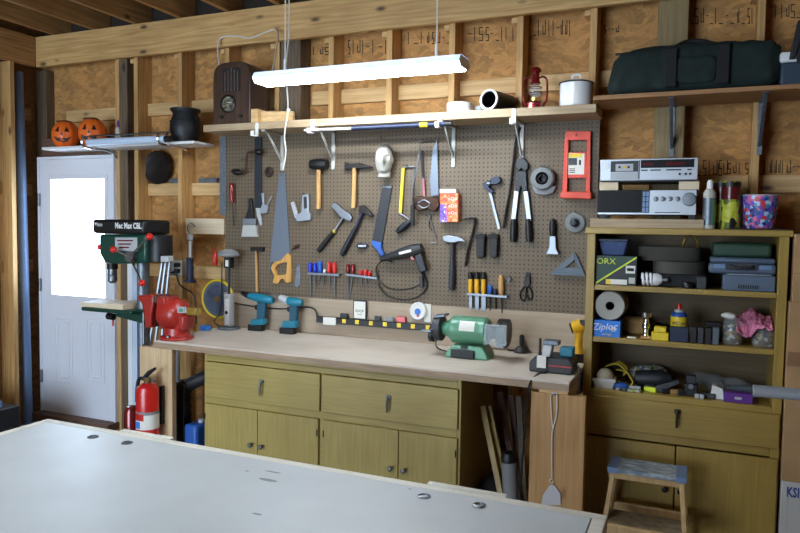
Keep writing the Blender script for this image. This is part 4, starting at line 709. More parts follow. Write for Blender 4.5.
G().prism([(c.x-.03, -.80, zt+.03), (c.x+.055, -.80, zt+.02), (c.x+.055, -.80, zt+.012), (c.x-.03, -.80, zt+.018)], (0, .02, 0)).build('lower_lever', 'steel', t); G().prism([(c.x-.03, -.80, zt+.036), (c.x+.01, -.80, zt+.075), (c.x+.06, -.80, zt+.1), (c.x+.06, -.80, zt+.085), (c.x+.02, -.80, zt+.055), (c.x-.01, -.80, zt+.028)], (0, .02, 0)).build('lever', 'black', t, bev=.002)
G().cyl((c.x+.022, -.81, zt+.022), (c.x+.022, -.822, zt+.022), .014).build('gauge', 'brass', t); G().tube([(c.x-.02, -.79, zt+.02), (c.x-.06, -.79, zt+.02), (c.x-.078, -.79, zt-.03), (c.x-.074, -.80, zt-.12)], .011).build('hose', 'black', t)
G().box(c.x-.05, c.x+.05, -.7245, Yk+.001, zb+.1, zb+.13).box(c.x+.03, c.x+.05, -.7245, Yk+.001, zb+.13, zt-.03).build('bracket', 'black', t)
p = A(134, 420, -.68); tag(G().lathe((p.x-.02, -.68, 0), Z_, [(.04, 0), (.045, .012), (.045, p.z+.05), (.03, p.z+.085), (.012, p.z+.09), (.001, p.z+.092)], 24).build('red_canister', 'dark_red'), 'small dark red canister standing behind the fire extinguisher', 'canister')
p = A(184, 420, -.5); t = T('duct_hose', 'dark wrapped flexible hose bent down beside the cabinet', 'hose', (p.x, -.5, 0)); ze = A(184, 387, -.5).z
G().lathe((p.x, -.5, 0), Z_, [((.052 if k % 2 else .046), ze*k/24) for k in range(25)], 20).build('upright', 'black_gloss', t); G().sup((p.x, -.5, ze), (.055, .055, .05), .8).build('elbow', 'black_gloss', t); G().cyl((p.x+.02, -.5, ze+.01), A(207, 376, -.42), .042, n=20).build('arm', 'dark_grey', t)
x = A(176.5, 370, -.25).x; tag(G().cyl((x, -.25, 0), (x, -.25, WZ-.047), .022).build('conduit', 'grey'), 'grey vertical conduit pipe under the left worktop end', 'pipe')
x0, x1 = A(182, 370, -.06).x, A(193, 370, -.06).x; tag(G().box(x0, x1, -.08, -.042, 0, WZ-.046).build('support_board', 'pine_z', bev=.002), 'rough pine support board behind the dark wrapped hose', 'board')
x0, x1 = A(190, 430, -.56).x, A(203, 430, -.56).x; t = T('blue_jug', 'blue plastic jug on the floor against the cabinet side', 'jug', ((x0+x1)/2, -.54, 0)); zt = A(198, 424, -.58).z
G().box(x0, x1, -.62, -.46, 0, zt).build('body', 'blue', t, bev=.02); G().cyl((x1-.03, -.54, zt), (x1-.03, -.54, zt+.02), .018).build('cap', 'light_grey', t)
# drill press
Yp = -.45
pc = p = A(143.5, 330, Yp); t = T('drill_press', 'dark green drill press with black belt cover beside the white door', 'drill press', (p.x, Yp, 0))
dx = lambda px, py=240: A(px, py, Yp-.1).x
dz = lambda py, px=130: A(px, py, Yp).z
Yf, Yk2 = Yp-.12, Yp+.12
G().box(A(92, 227, Yf).x, A(171, 227, Yk2).x, Yf, Yk2, A(130, 234.3, Yf).z, A(130, 219.5, Yf).z).build('belt_cover', 'black', t, bev=.018)
zt0 = A(130, 226.2, Yf).z; G().text('Mec Max CBL', .052, A(128, 226, Yf-.001), X_, Z_, align='CENTER', squeeze=.74, bold=.0016).build('lettering', 'white', t); G().text('Mats', .036, A(98.5, 224.5, Yf-.001), X_, Z_).build('lettering', 'white', t)
G().prism([(dx(99, 250), Yp-.1, dz(234, 99)), (dx(146, 250), Yp-.1, dz(234, 150)), (dx(146, 250), Yp-.1, dz(262, 150)), (dx(120, 250), Yp-.1, dz(263, 120)), (dx(104, 250), Yp-.1, dz(262, 104)), (dx(99, 250), Yp-.1, dz(252, 99))], (0, .2, 0)).build('head', 'dark_green', t, bev=.015)
G().rect(115, 237.5, 137, 251, Yp-.103, Yp-.0995).build('rating_plate', 'light_grey', t); lg = G()
for k in range(3): lg.rect(117+k, 240+k*3.4, 133-2*k, 241.3+k*3.4, Yp-.1038, Yp-.103)
lg.build('plate_print', 'dark_red', t); G().sup(A(100, 247, Yp-.09), (.018, .02, .018), 1).build('start_button', 'bright_red', t)
G().cyl((A(160, 248, Yp).x, Yp, dz(262, 160)), (A(160, 248, Yp).x, Yp, dz(235, 160)), .08, n=28).build('motor', 'black', t, bev=.006); G().rect(160.5, 256, 168, 262, Yp-.11, Yp-.06).build('capacitor_box', 'light_grey', t, bev=.003)
hb = A(130, 256.5, Yp-.13); G().cyl(hb+Y_*.04, hb-Y_*.012, .034, n=24).build('feed_hub', 'steel', t)
for (kx, ky) in ((149.5, 236.5), (113.5, 249.5), (142, 283)):
    e = A(kx, ky, Yp-.16); lv = G().cyl(hb-Y_*.005, e, .006).build('feed_lever', 'chrome', t); G().sup(e, (.022, .022, .022), 1, 18).build('red_knob', 'bright_red', lv)
cx2 = A(112.5, 270, Yp).x; G().cyl((cx2, Yp, dz(262, 112)), (cx2, Yp, dz(269, 112)), .035, n=20).build('quill', 'iron', t); G().lathe((cx2, Yp, dz(283, 112)), Z_, [(.016, 0), (.03, .015), (.031, .045), (.029, .05), (.031, .055), (.028, dz(269, 112)-dz(283, 112))], 24).build('chuck', 'steel', t)
G().cyl((p.x, Yp, .03), (p.x, Yp, dz(262, 143)), .04, n=28).build('column', 'galvanised', t); G().box(p.x-.36, p.x+.14, Yp-.16, Yp+.16, 0, .03).build('base', 'dark_green', t, bev=.006)
zt = dz(306, 112); G().box(dx(86, 306), dx(136, 306), Yp-.14, Yp+.14, zt-.025, zt).build('table', 'dark_green', t, bev=.006); G().prism([(dx(109, 312), Yp-.05, zt-.06), (dx(136, 312), Yp-.05, zt-.09), (dx(147, 312), Yp-.05, zt-.09), (dx(147, 312), Yp-.05, zt-.0255), (dx(110, 312), Yp-.05, zt-.0255)], (0, .1, 0)).build('table_arm', 'dark_green', t, bev=.006)
G().cyl(A(108, 316, Yp-.06), A(114, 317, Yp-.06), .022).build('clamp_knob', 'black', t); G().cyl(A(113, 319, Yp-.06), A(113, 326, Yp-.06), .006).build('red_tag', 'bright_red', t)
for a, b, h, y0, y1, l in ((83, 110, .03, Yp-.12, Yp+.10, 'pale scrap board on the drill press table, left one'), (110.5, 136, .036, Yp-.13, Yp+.08, 'pale scrap board on the drill press table, right one near the column')): tag(G().box(dx(a, 300), min(dx(b, 300), p.x-.046), y0, y1, zt+.0002, zt+h).build('scrap_board', 'pale_ply', bev=.002), l, 'board')
# leaning and hanging things between door and pegboard
for a, b, y, zz, m, l in ((129, 133.5, -.10, 1.36, 'white', 'white trim strip leaning upright beside the door behind the drill press'), (133.8, 139.5, -.16, 1.30, 'sky_strip', 'bluish grey metal strip standing beside the drill press column')):
    tag(G().box(A(a, 340, y).x, A(b, 340, y).x, y-.012, y, .0, zz).build('trim_strip', m, bev=.001), l, 'strip')
for i, (a, b) in enumerate((((163, 258), (153, 322)), ((166.5, 258), (158, 322)), ((170, 260), (163.5, 322)))):
    P0, P1 = A(*a, -.09), A(*b, -.11); d = (P1-P0); k = (.002-P0.z)/d.z; P1 = P0+d*k
    tag(G().cyl(P1, P0, .011, n=8).build('metal_strip', 'alu'), ('thin aluminium rod leaning behind the vise, leftmost of three', 'thin aluminium rod leaning behind the vise, middle of three', 'thin aluminium rod leaning behind the vise, rightmost of three')[i], 'rod', 'aluminium rods leaning behind the vise')
xs = A(176, 268, -.004).x; t = T('outlet_box', 'pale electrical outlet with two black plugs near the drill press', 'outlet', A(176, 268, -.001))
G().rect(170, 260, 182, 276, -.03, .05).build('plate', 'off_white', t, bev=.003)
for py in (265, 271): G().rect(173.5, py-2, 178, py+2, -.055, -.0302).build('plug', 'black', t, bev=.003)
G().tube([A(175, 271, -.05), A(166, 276, -.08), A(161, 288, -.1), A(158, 300, -.12)], .005).build('cord', 'black', t); G().tube([A(176, 272, -.05), A(180, 285, -.06), A(192, 293, -.05), A(195.5, 303, -.05), A(196, 324, -.06)], .006).build('cord', 'black', t)
G().box(-3.39, -3.3, .02, .06, A(176, 276, .02).z+.02, A(176, 260, .02).z-.01).build('mounting_arm', 'off_white', t) if 0 else None
tag(G().box(A(185.5, 225, -.02).x, -3.012, -.02, -.0005, A(205, 234, -.02).z, A(205, 218.5, -.02).z).build('hook_board', 'pale_ply', bev=.002), 'short cream board nailed across studs left of the pegboard', 'board')
p = A(190, 268, -.05); t = T('inspection_lamp', 'blue handled tubular inspection lamp hanging left of the cream board', 'lamp', p)
q = lambda py: A(190, py, -.05).z
G().lathe((p.x, -.05, q(282.5)), Z_, [(.044, 0), (.044, .012), (.03, .02), (.024, q(276)-q(282.5)+.01), (.026, q(258)-q(282.5)), (.001, q(258)-q(282.5)+.001)], 24).build('handle', 'navy', t); G().cyl((p.x, -.05, q(258)), (p.x, -.05, q(240)), .019, n=20).build('tube', 'clear', t); G().cyl((p.x, -.05, q(257)), (p.x, -.05, q(241)), .009).build('lamp_core', 'white', t); G().cyl((p.x, -.05, q(240)), (p.x, -.05, q(234)), .022, n=20).build('cap', 'light_grey', t)
G().tube([(p.x, -.05, q(234)), (p.x-.02, -.05, q(230)), (p.x-.02, -.05, q(226)), (p.x, -.04, q(223)), (p.x+.02, -.022, q(226))], .004).build('hook', 'steel', t); G().cyl((p.x+.02, -.03, q(226)), (p.x+.02, -.0005, q(226)), .004).build('nail', 'steel', t)
p = A(215, 257, -.03); t = T('red_bottle', 'small red bottle hanging in the gap left of the pegboard', 'bottle', (p.x, -.03, A(215, 265, -.03).z)); zb = A(215, 265, -.03).z; h = A(215, 248, -.03).z-zb
G().lathe((p.x, -.03, zb), Z_, [(.016, 0), (.018, .004), (.018, h*.62), (.009, h*.75), (.001, h*.76)], 18).build('body', 'red', t); G().lathe((p.x, -.03, zb+h*.75), Z_, [(.009, 0), (.004, h*.24), (.001, h*.25)], 14).build('nozzle', 'red', t); G().box(p.x-.03, p.x+.03, -.045, -.0005, zb-.012, zb-.0002).build('ledge', 'pine_x', t) if 0 else G().cyl((p.x, -.012, zb+h*.55), (p.x, .1, zb+h*.55), .003).build('nail', 'steel', t)
c = A(217.5, 299, -.012); t = T('saw_blade', 'round saw blade with yellow rim hung low left of the pegboard', 'saw blade', (c.x, -.012, c.z)); R = .135
G().lathe(c+Y_*.005, -Y_, [(R*.93, 0), (R*.93, .004), (.018, .004), (.001, .004)], 40).build('plate', 'smoke', t); G().ring(c+Y_*.003, Y_, R*.97, .009, 40, 8).build('rim', 'yellow', t); G().cyl(c+Y_*.012, c-Y_*.006, .02).build('hub', 'brass', t); mat('blade_print', (86, 96, 116), .4, .3, var=.25, vs=14); G().lathe(c-Y_*.0005, -Y_, [(R*.75, 0), (R*.75, .001)], 32).build('printed_face', 'blade_print', t)
G().cyl(c+Y_*.012, (c.x, .139, c.z), .006).build('nail', 'steel', t)
tag(G().box(A(219.5, 170, -.012).x, A(226, 170, -.012).x, -.012, -.0005 if 0 else -.009, A(222, 215, -.012).z, SZ-.0455).build('shelf_standard', 'galvanised', bev=.001), 'long grey metal straightedge hanging at the left edge of the pegboard', 'ruler')
for a, b, l in ((169.5, 182, 'grey metal bar resting on the wall girt left of a stud, left of the radio'), (199, 217, 'grey metal bar resting on the wall girt behind the hanging straightedge')):
    tag(G().box(A(a, 180, .11).x, A(b, 180, .11).x, .103, .13, 1.8952, 1.93).build('metal_bar', 'galvanised', bev=.002), l, 'bar', 'grey bars on the girt')
c = A(154, 167, .05); tag(G().lathe(c+Y_*.05, -Y_, [(.12, 0), (.125, .02), (.118, .03), (.1, .022), (.001, .02)], 36).cyl(c+Y_*.04, c+Y_*.088, .008).build('pan_lid', 'iron'), 'dark round pan lid hanging on the wall below the cauldron', 'lid')

# shelf over the door
DSZ = 2.153; sx0, sx1 = -4.53, A(205, 146, -.1).x
t = T('door_shelf', 'narrow white shelf board above the door holding pumpkins and cauldron', 'shelf', ((sx0+sx1)/2, -.1, DSZ)); G().box(sx0, sx1, -.21, -.0015, DSZ-.018, DSZ).build('board', 'white', t, bev=.002)
for px0, px1 in ((117, 88), (190, 156)):
    a = A(px0, 153, -.002); xx = a.x; zz = DSZ-.024
    G().tube([(xx, -.006, zz-.05), (xx, -.03, zz-.02), (xx, -.12, zz-.0), (xx, -.24, zz-.004), (xx, -.30, zz+.004), (xx, -.318, zz+.03), (xx, -.315, zz+.07)], .0095).build('hook_bracket', 'chrome', t)
zb = DSZ-.024+.022; xa, xb = A(88, 143, -.29).x, A(165, 142, -.29).x
t = T('hanging_tube', 'silver tube resting in chrome hooks in front of the shelf above the door', 'tube', ((xa+xb)/2, -.285, zb)); G().cyl((xa, -.287, zb+.010), (xb, -.287, zb+.010), .024, n=20).build('tube', 'sky_strip', t); G().cyl((xb, -.287, zb+.01), (xb+.05, -.287, zb+.01), .02).build('end_cap', 'black', t); G().cyl((xa-.05, -.235, zb+.062), (xb, -.235, zb+.062), .006).build('thin_rod', 'steel', t)
G().cyl((xb-.02, -.235, zb+.062), (xb-.02, -.28, zb+.02), .006).cyl((xa+.02, -.235, zb+.062), (xa+.02, -.28, zb+.02), .006).build('rod_clip', 'steel', t)
def pumpkin(px0, px1, label):
    cx, r = (A(px0, 135, -.11).x+A(px1, 135, -.11).x)/2, (A(px1, 135, -.11).x-A(px0, 135, -.11).x)/2; h = r*.86; c = Vector((cx, -.105, DSZ+h*.868)); r = min(r, .1)
    t = T('pumpkin_pail', label, 'pail', (cx, -.105, DSZ), 'orange pumpkin pails'); g = G(); rings = []
    for j in range(22):
        f = -1.05+2.2*j/21; row = []
        for i in range(48): a = 2*PI*i/48; k = 1-.05*abs(math.cos(a*4.5))**8; row.append(c+Vector((r*k*math.cos(f)*math.cos(a), r*k*math.cos(f)*math.sin(a), h*math.sin(f))))
        rings.append(row)
    b = g.loft(rings); bb = b.build('bucket', 'pumpkin', t)
    def onf(u, v, o=.0035):   # point on the face, u sideways, v up
        f = v; a = -PI/2+.55+u; return c+Vector((r*math.cos(f)*math.cos(a)*1.0, r*math.cos(f)*math.sin(a), h*math.sin(f)))+Vector((math.cos(f)*math.cos(a), math.cos(f)*math.sin(a), math.sin(f)))*o
    for n, pl_ in (('eye', [(-.5, .15), (-.2, .15), (-.3, .5)]), ('eye', [(.2, .15), (.5, .15), (.35, .5)]), ('nose', [(-.09, -.06), (.09, -.06), (0, .12)]), ('mouth', [(-.65, -.15), (-.3, -.3), (-.12, -.26), (0, -.34), (.15, -.27), (.3, -.3), (.65, -.15), (.45, -.45), (.1, -.58), (-.1, -.5), (-.4, -.48)])):
        g = G(); v0 = [g.b.verts.new(onf(*q)) for q in pl_]; v1 = [g.b.verts.new(onf(q[0], q[1], -.004)) for q in pl_]; g.b.faces.new(v0); g.b.faces.new(v1[::-1])
        for i in range(len(v0)): g.b.faces.new((v0[i], v1[i], v1[(i+1) % len(v0)], v0[(i+1) % len(v0)]))
        g.build(n, 'black', t)
    zr = c.z+h*math.sin(1.15); G().ring((cx, -.105, zr-.002), Z_, r*math.cos(1.15), .005, 28, 8).build('rim', 'black', t); G().tube([(cx-r*.45, -.105, zr), (cx-r*.5, -.14, zr-.0), (cx, -.18, zr-.004), (cx+r*.5, -.14, zr), (cx+r*.45, -.105, zr)], .003).build('handle', 'black', t)
pumpkin(53, 78, 'smaller orange pumpkin pail at the far left of the door shelf'); pumpkin(79, 106, 'larger orange pumpkin pail, second on the shelf above the door')
p = Vector((A(184, 140, -.12).x, -.105, DSZ)); r = .104; t = T('cauldron', 'black plastic cauldron on the right end of the door shelf', 'cauldron', p); h = A(184, 109, -.12).z-DSZ
G().lathe(p, Z_, [(.05, 0), (.085, .012), (r, h*.35), (r*.99, h*.55), (r*.82, h*.8), (r*.8, h*.86), (r*.98, h*.97), (r*.98, h), (r*.9, h), (r*.74, h*.86), (r*.7, h*.7), (.001, h*.68)], 36).build('pot', 'cast_iron', t); G().ring(p+Z_*h*.62, Z_, r*.96, .006, 36, 8).build('band', 'cast_iron', t)
for s in (-1, 1): G().ring(p+Vector((s*r*.98, 0, h*.72)), (1, 0, .3), .018, .005, 18, 8).build('ear', 'cast_iron', t)
p = A(118, 133, -.1); t = T('glue_bottle', 'thin violet and white bottle between pumpkin and cauldron', 'bottle', (p.x, -.1, DSZ)); h = A(118, 120, -.1).z-DSZ
G().lathe((p.x, -.1, DSZ), Z_, [(.018, 0), (.02, .004), (.02, h*.6), (.009, h*.72), (.001, h*.73)], 18).build('body', 'off_white', t); G().lathe((p.x, -.1, DSZ+h*.72), Z_, [(.01, 0), (.008, h*.26), (.001, h*.27)], 14).build('cap', 'purple', t)

# ================================================================== LONG SHELF
def hookpart(px, py):
    a = A(px, py, -.25); g = G().box(a.x-.012, a.x+.012, -.2515, -.2505, SZ-.04, SZ-.004).box(a.x-.012, a.x+.012, -.2565, -.2505, SZ-.085, SZ-.02).box(a.x-.012, a.x+.012, -.30, -.2565, SZ-.091, SZ-.085).box(a.x-.012, a.x+.012, -.303, -.297, SZ-.085, SZ-.06); return g.build('rod_hook', 'white', sh, bev=.002)
for px, py in ((257, 131), (313, 126), (440, 121), (514, 118)): hookpart(px, py)
zr = SZ-.085+.0142; xa, xm, xb = A(305, 131, -.276).x, A(352, 128, -.276).x, A(447, 123, -.276).x
t = T('extension_pole', 'dark blue extension pole lying in hooks under the long shelf', 'pole', (xm, -.276, zr)); G().cyl((xm, -.277, zr), (xb, -.277, zr), .014, n=16).build('sleeve', 'navy', t); G().cyl((xa, -.277, zr), (xm, -.277, zr), .009, n=14).build('inner_pole', 'light_grey', t); G().cyl((xb, -.277, zr), (xb+.03, -.277, zr), .015).build('end_cap', 'black', t); G().cyl((A(420, 123, -.277).x, -.277, zr), (A(428, 123, -.277).x, -.277, zr), .0146).build('label', 'yellow', t)
# radio
Yr = -.235; x0, x1 = A(213, 120, Yr).x, A(250, 118, Yr).x; h = A(228, 62, Yr).z-SZ; w = x1-x0; xm = (x0+x1)/2
t = T('tabletop_radio', 'old dark wooden tombstone radio on the left end of the long shelf', 'radio', (xm, -.13, SZ)); ol = [(x0, SZ), (x1, SZ)]+[(xm+w/2*math.copysign(abs(math.cos(a))**.55, math.cos(a)), SZ+h*.76+h*.24*abs(math.sin(a))**.8) for a in [PI*k/16 for k in range(17)]]
G().prism([(x, Yr, z) for x, z in ol], (0, .222, 0)).build('cabinet', 'radio_wood', t, bev=.006)
for k in range(5): q = (k-2)*w*.085; G().box(xm+q-w*.014, xm+q+w*.014, Yr-.004, Yr-.0002, SZ+h*.53, SZ+h*(.9-.03*abs(k-2))).build('grille_bar', 'jam_wood', t, bev=.002)
G().box(xm-w*.24, xm+w*.24, Yr-.0015, Yr-.0001, SZ+h*.52, SZ+h*.9).build('grille_cloth', 'soft_black', t)
dc = Vector((A(228.5, 104, Yr).x, Yr, A(228.5, 104, Yr).z)); G().lathe(dc, -Y_, [(.058, 0), (.058, .01), (.05, .013), (.047, .006), (.001, .006)], 32).build('dial_bezel', 'black', t); multi('dial_print', [(90, 86, 70), (120, 116, 96), (60, 56, 48), (150, 146, 120)], 90); G().lathe(dc-Y_*.006, -Y_, [(.046, 0), (.046, .001)], 28).build('dial_glass', 'dial_print', t); G().obox(dc+Vector((.014, -.008, .008)), (X_, Y_, Z_), (.016, .001, .002)).build('pointer', 'white', t)
G().lathe((A(222, 118, Yr).x, Yr, A(222, 117, Yr).z), -Y_, [(.012, 0), (.012, .014), (.001, .015)], 16).build('knob', 'black', t); G().lathe((A(241, 117, Yr).x, Yr, A(222, 117, Yr).z), -Y_, [(.012, 0), (.012, .014), (.001, .015)], 16).build('knob', 'black', t)
x0 = A(252, 118, -.22).x
tag(G().obox((x0+.02, -.262+.05, SZ+.028), ((.9, .4, 0), (-.4, .9, 0), (0, 0, 1)), (.035, .04, .0278)).build('wood_block', 'plank_x', bev=.002), 'short wood offcut on the shelf touching the old radio', 'block', 'wood offcuts beside the radio') if 0 else None
tag(G().box(A(251, 118, -.24).x+.002, A(258, 118, -.24).x, -.245, -.15, SZ+.0002, A(245, 109.5, -.24).z).build('wood_block', 'plank_x', bev=.002), 'short wood offcut on the shelf touching the old radio', 'block', 'wood offcuts beside the radio')
tag(G().obox((A(272, 114, -.18).x, -.17, SZ+.037), ((.96, .26, 0), (-.26, .96, 0), (0, 0, 1)), (.14, .019, .0365)).build('wood_block', 'plank_x', bev=.002), 'longer pine offcut on edge left of the hanging cord', 'block', 'wood offcuts beside the radio')
# right half of the shelf
p = A(463, 108, -.17); t = T('tape_roll', 'white roll lying on the long shelf left of the pipe', 'roll', (p.x, -.17, SZ)); G().lathe((p.x-.02, -.17, SZ), Z_, [(.07, 0), (.072, .003), (.072, .052), (.07, .055), (.042, .055), (.04, .04), (.001, .04)], 32).build('roll', 'white', t)
p = A(474, 108, -.11); tag(G().lathe((p.x+.035, -.10, SZ), Z_, [(.034, 0), (.036, .004), (.036, .04), (.034, .044), (.001, .045)], 24).build('small_tin', 'light_grey'), 'small grey tin between the white roll and the open pipe', 'tin')
c = A(488.5, 98, -.235); R = .056; ax = Vector((.28, 1, 0)).normalized(); c.z = SZ+R+.0005
t = T('stove_pipe', 'short open pipe with white rim lying on the long shelf', 'pipe', c); G().lathe(c+ax*.012, ax, [(R, 0), (R, .19), (R-.004, .19), (R-.004, 0)], 36, cap=False).lathe(c+ax*.185, ax, [(R-.004, 0), (.001, .001)], 36, cap=False).build('pipe', 'iron', t); G().ring(c+ax*.008, ax, R-.002, .006, 36, 10).build('rim', 'white', t) if 0 else G().lathe(c, ax, [(R, 0), (R, .012), (R-.01, .012), (R-.01, 0), (R, 0)], 36, cap=False).build('rim', 'white', t)
p = A(535, 105, -.16); p.z = SZ; t = T('lantern', 'dark red hurricane lantern standing on the long shelf', 'lantern', p); h = A(535, 67, -.16).z-SZ; u = h/.27
G().lathe(p, Z_, [(.055*u, 0), (.062*u, .006), (.062*u, .035*u), (.045*u, .05*u), (.03*u, .056*u), (.001, .057*u)], 32).build('fuel_tank', 'dark_red', t); G().lathe(p+Z_*.055*u, Z_, [(.028*u, 0), (.03*u, .02*u), (.001, .022*u)], 24).build('burner', 'brass', t); G().lathe(p+Z_*.075*u, Z_, [(.026*u, 0), (.042*u, .03*u), (.04*u, .055*u), (.024*u, .085*u)], 28, cap=False).build('globe', 'clear', t)
G().lathe(p+Z_*.16*u, Z_, [(.03*u, 0), (.034*u, .006), (.028*u, .02*u), (.022*u, .05*u), (.024*u, .07*u), (.038*u, .082*u), (.034*u, .095*u), (.02*u, .107*u), (.001, .11*u)], 28).build('chimney', 'dark_red', t)
for s in (-1, 1): G().tube([p+Vector((s*.045*u, 0, .035*u)), p+Vector((s*.07*u, 0, .05*u)), p+Vector((s*.075*u, 0, .11*u)), p+Vector((s*.072*u, 0, .18*u)), p+Vector((s*.05*u, 0, .205*u)), p+Vector((s*.02*u, 0, .2*u))], .007*u).build('side_tube', 'dark_red', t)
G().ring(p+Z_*.105*u, Z_, .046*u, .0025, 28, 6).ring(p+Z_*.14*u, Z_, .04*u, .0025, 28, 6).build('globe_guard', 'dark_red', t)
p = A(575.5, 105, -.16); p.z = SZ; h = A(575, 84, -.16).z-SZ; r = (A(591.5, 95, -.16).x-A(559.5, 95, -.16).x)/2
t = T('enamel_pot', 'white enamel pot with dark rimmed lid on the right of the long shelf', 'pot', p); G().lathe(p, Z_, [(r*.9, 0), (r*.97, .006), (r, .02), (r, h-.004), (r*1.03, h), (.001, h)], 40).build('pot', 'white_gloss', t); G().lathe(p+Z_*h, Z_, [(r*1.05, 0), (r*1.05, .004), (r*.7, .016), (.02, .024), (.001, .024)], 40).build('lid', 'white_gloss', t); G().ring(p+Z_*(h+.001), Z_, r*1.045, .0035, 40, 6).build('rim', 'charcoal', t); G().tube([p+Vector((-.024, 0, h+.022)), p+Vector((-.016, 0, h+.045)), p+Vector((.016, 0, h+.045)), p+Vector((.024, 0, h+.022))], .006).build('lid_handle', 'white_gloss', t)
# cords
zf = 2.385+.055
tag(G().tube([A(219, 62, -.13)-Z_*.02, A(218, 48, -.08), A(221, 38, -.06), A(236, 36, -.05), A(250, 38, -.047), A(264, 33, -.047), A(275, 29.5, -.05), A(278, 36, -.2), A(276, 52, -.45), A(272, 72, -.69)-Z_*.008], .005).build('lamp_cord', 'rope'), 'white cord looping along the beam from radio to hanging light', 'cord')
t = T('hanging_string', 'white pull cord with small knob hanging in front of the long shelf', 'cord', A(288, 60, -.3)); G().tube([(A(289, 0, -.3).x, -.3, 3.037), A(289, 30, -.3), A(286, 70, -.3), A(288, 108, -.3), A(284.5, 135, -.3), A(286, 152, -.3), A(283, 170, -.3)], .004).build('string', 'rope', t); G().sup(A(288.5, 110, -.3), (.012, .012, .01), 1, 14).build('knob', 'white', t)

# ================================================================== UPPER RIGHT SHELF
x0, x1 = A(607, 80, -.2).x, A(779, 70, -.2).x; zt = A(690, 46, -.2).z; c = Vector(((x0+x1)/2, -.16, (US+zt)/2)); hx, hz = (x1-x0)/2, (zt-US)/2
t = T('duffel_bag', 'long dark green duffel bag on the upper right shelf', 'bag', (c.x, c.y, US))
g = G(); rings = []; nn = 44
for i in range(nn+1):
    s = -1+2*i/nn; row = []; e = max((1-abs(s)**24)**.5 if abs(s) < 1 else 0, .72)
    for j in range(32):
        a = 2*PI*j/32; cy = math.copysign(abs(math.cos(a))**.42, math.cos(a)); cz = math.copysign(abs(math.sin(a))**.42, math.sin(a))
        nz = noise.noise(Vector((s*5, cy*2, cz*2)))*.012+noise.noise(Vector((s*14, cy*5, cz*5)))*.006
        top = .93+.07*math.cos(s*1.6)+(.05 if s > .9 else 0)
        z = US+.0005+hz*(1+cz*e)*(top if cz > 0 else 1)+(nz if cz > -.5 else 0)
        sl = (z-US)*.22*max(0, (-s-.6)/.4)
        row.append((c.x+s*hx+sl, c.y+cy*(.145*e)+nz, max(z, US+.0005)))
    rings.append(row)
g.loft(rings).build('body', 'duffel', t)
for px in (671, 723):
    xx = A(px, 70, -.3).x; rg = []
    for j in range(15):
        a = -PI*.5-1.25+2.6*j/14*1.0; cy = math.copysign(abs(math.sin(a))**.6, math.sin(a)); cz = math.copysign(abs(math.cos(a))**.6, math.cos(a)); 
        y, z = c.y+cy*.156, c.z+cz*(hz+.004)*.97; rg.append([(xx-.028, y, z), (xx+.028, y, z), (xx+.028, y+.012, z), (xx-.028, y+.012, z)])
    g = G(); g.box(xx-.028, xx+.028, c.y-.166, c.y-.142, US+.02, c.z+hz*.74); g.build('strap', 'duffel_strap', t, bev=.006)
xa, xb = A(671, 50, -.2).x, A(723, 50, -.2).x; G().tube([(xa, c.y-.14, c.z+hz*.6), (xa+.05, c.y-.09, zt+.0), ((xa+xb)/2-.02, c.y-.07, zt+.012), (xb-.08, c.y-.08, zt+.002), (xb, c.y-.14, c.z+hz*.6)], .014).build('carry_handle', 'duffel_strap', t)
G().sup(((xa+xb)/2, c.y-.135, c.z-.02), ((xb-xa)*.4, .022, hz*.55), .45).build('side_pocket', 'duffel', t); G().tube([(c.x-hx*.9, c.y-.05, c.z+hz*.88), (c.x-hx*.4, c.y-.06, zt-.018), (c.x+hx*.3, c.y-.06, zt-.02), (c.x+hx*.9, c.y-.05, c.z+hz*.84)], .006).build('zip', 'black', t)
x0 = A(777, 70, -.22).x; t = T('cooler', 'dark blue cooler with white lid at the right end of the upper shelf', 'cooler', (x0+.15, -.17, US)); zl0, zl1 = A(788, 62, -.28).z, A(788, 51.5, -.28).z
G().box(x0+.01, x0+.34, -.28, -.05, US, zl0).build('body', 'cooler', t, bev=.01); G().box(x0+.004, x0+.346, -.286, -.044, zl0+.0003, zl1).build('lid', 'white', t, bev=.012); G().prism([(A(789, 52, -.29).x, -.31, zl1-.04), (A(797, 34, -.29).x, -.31, zl1+.13), (A(806, 34, -.29).x, -.31, zl1+.13), (A(795, 52, -.29).x, -.31, zl1-.04)], (0, .022, 0)).build('handle', 'charcoal', t, bev=.004); G().box(A(797, 50, -.29).x, A(797, 50, -.29).x+.06, -.30, -.2865, zl0-.01, zl1+.04).build('latch', 'charcoal', t)
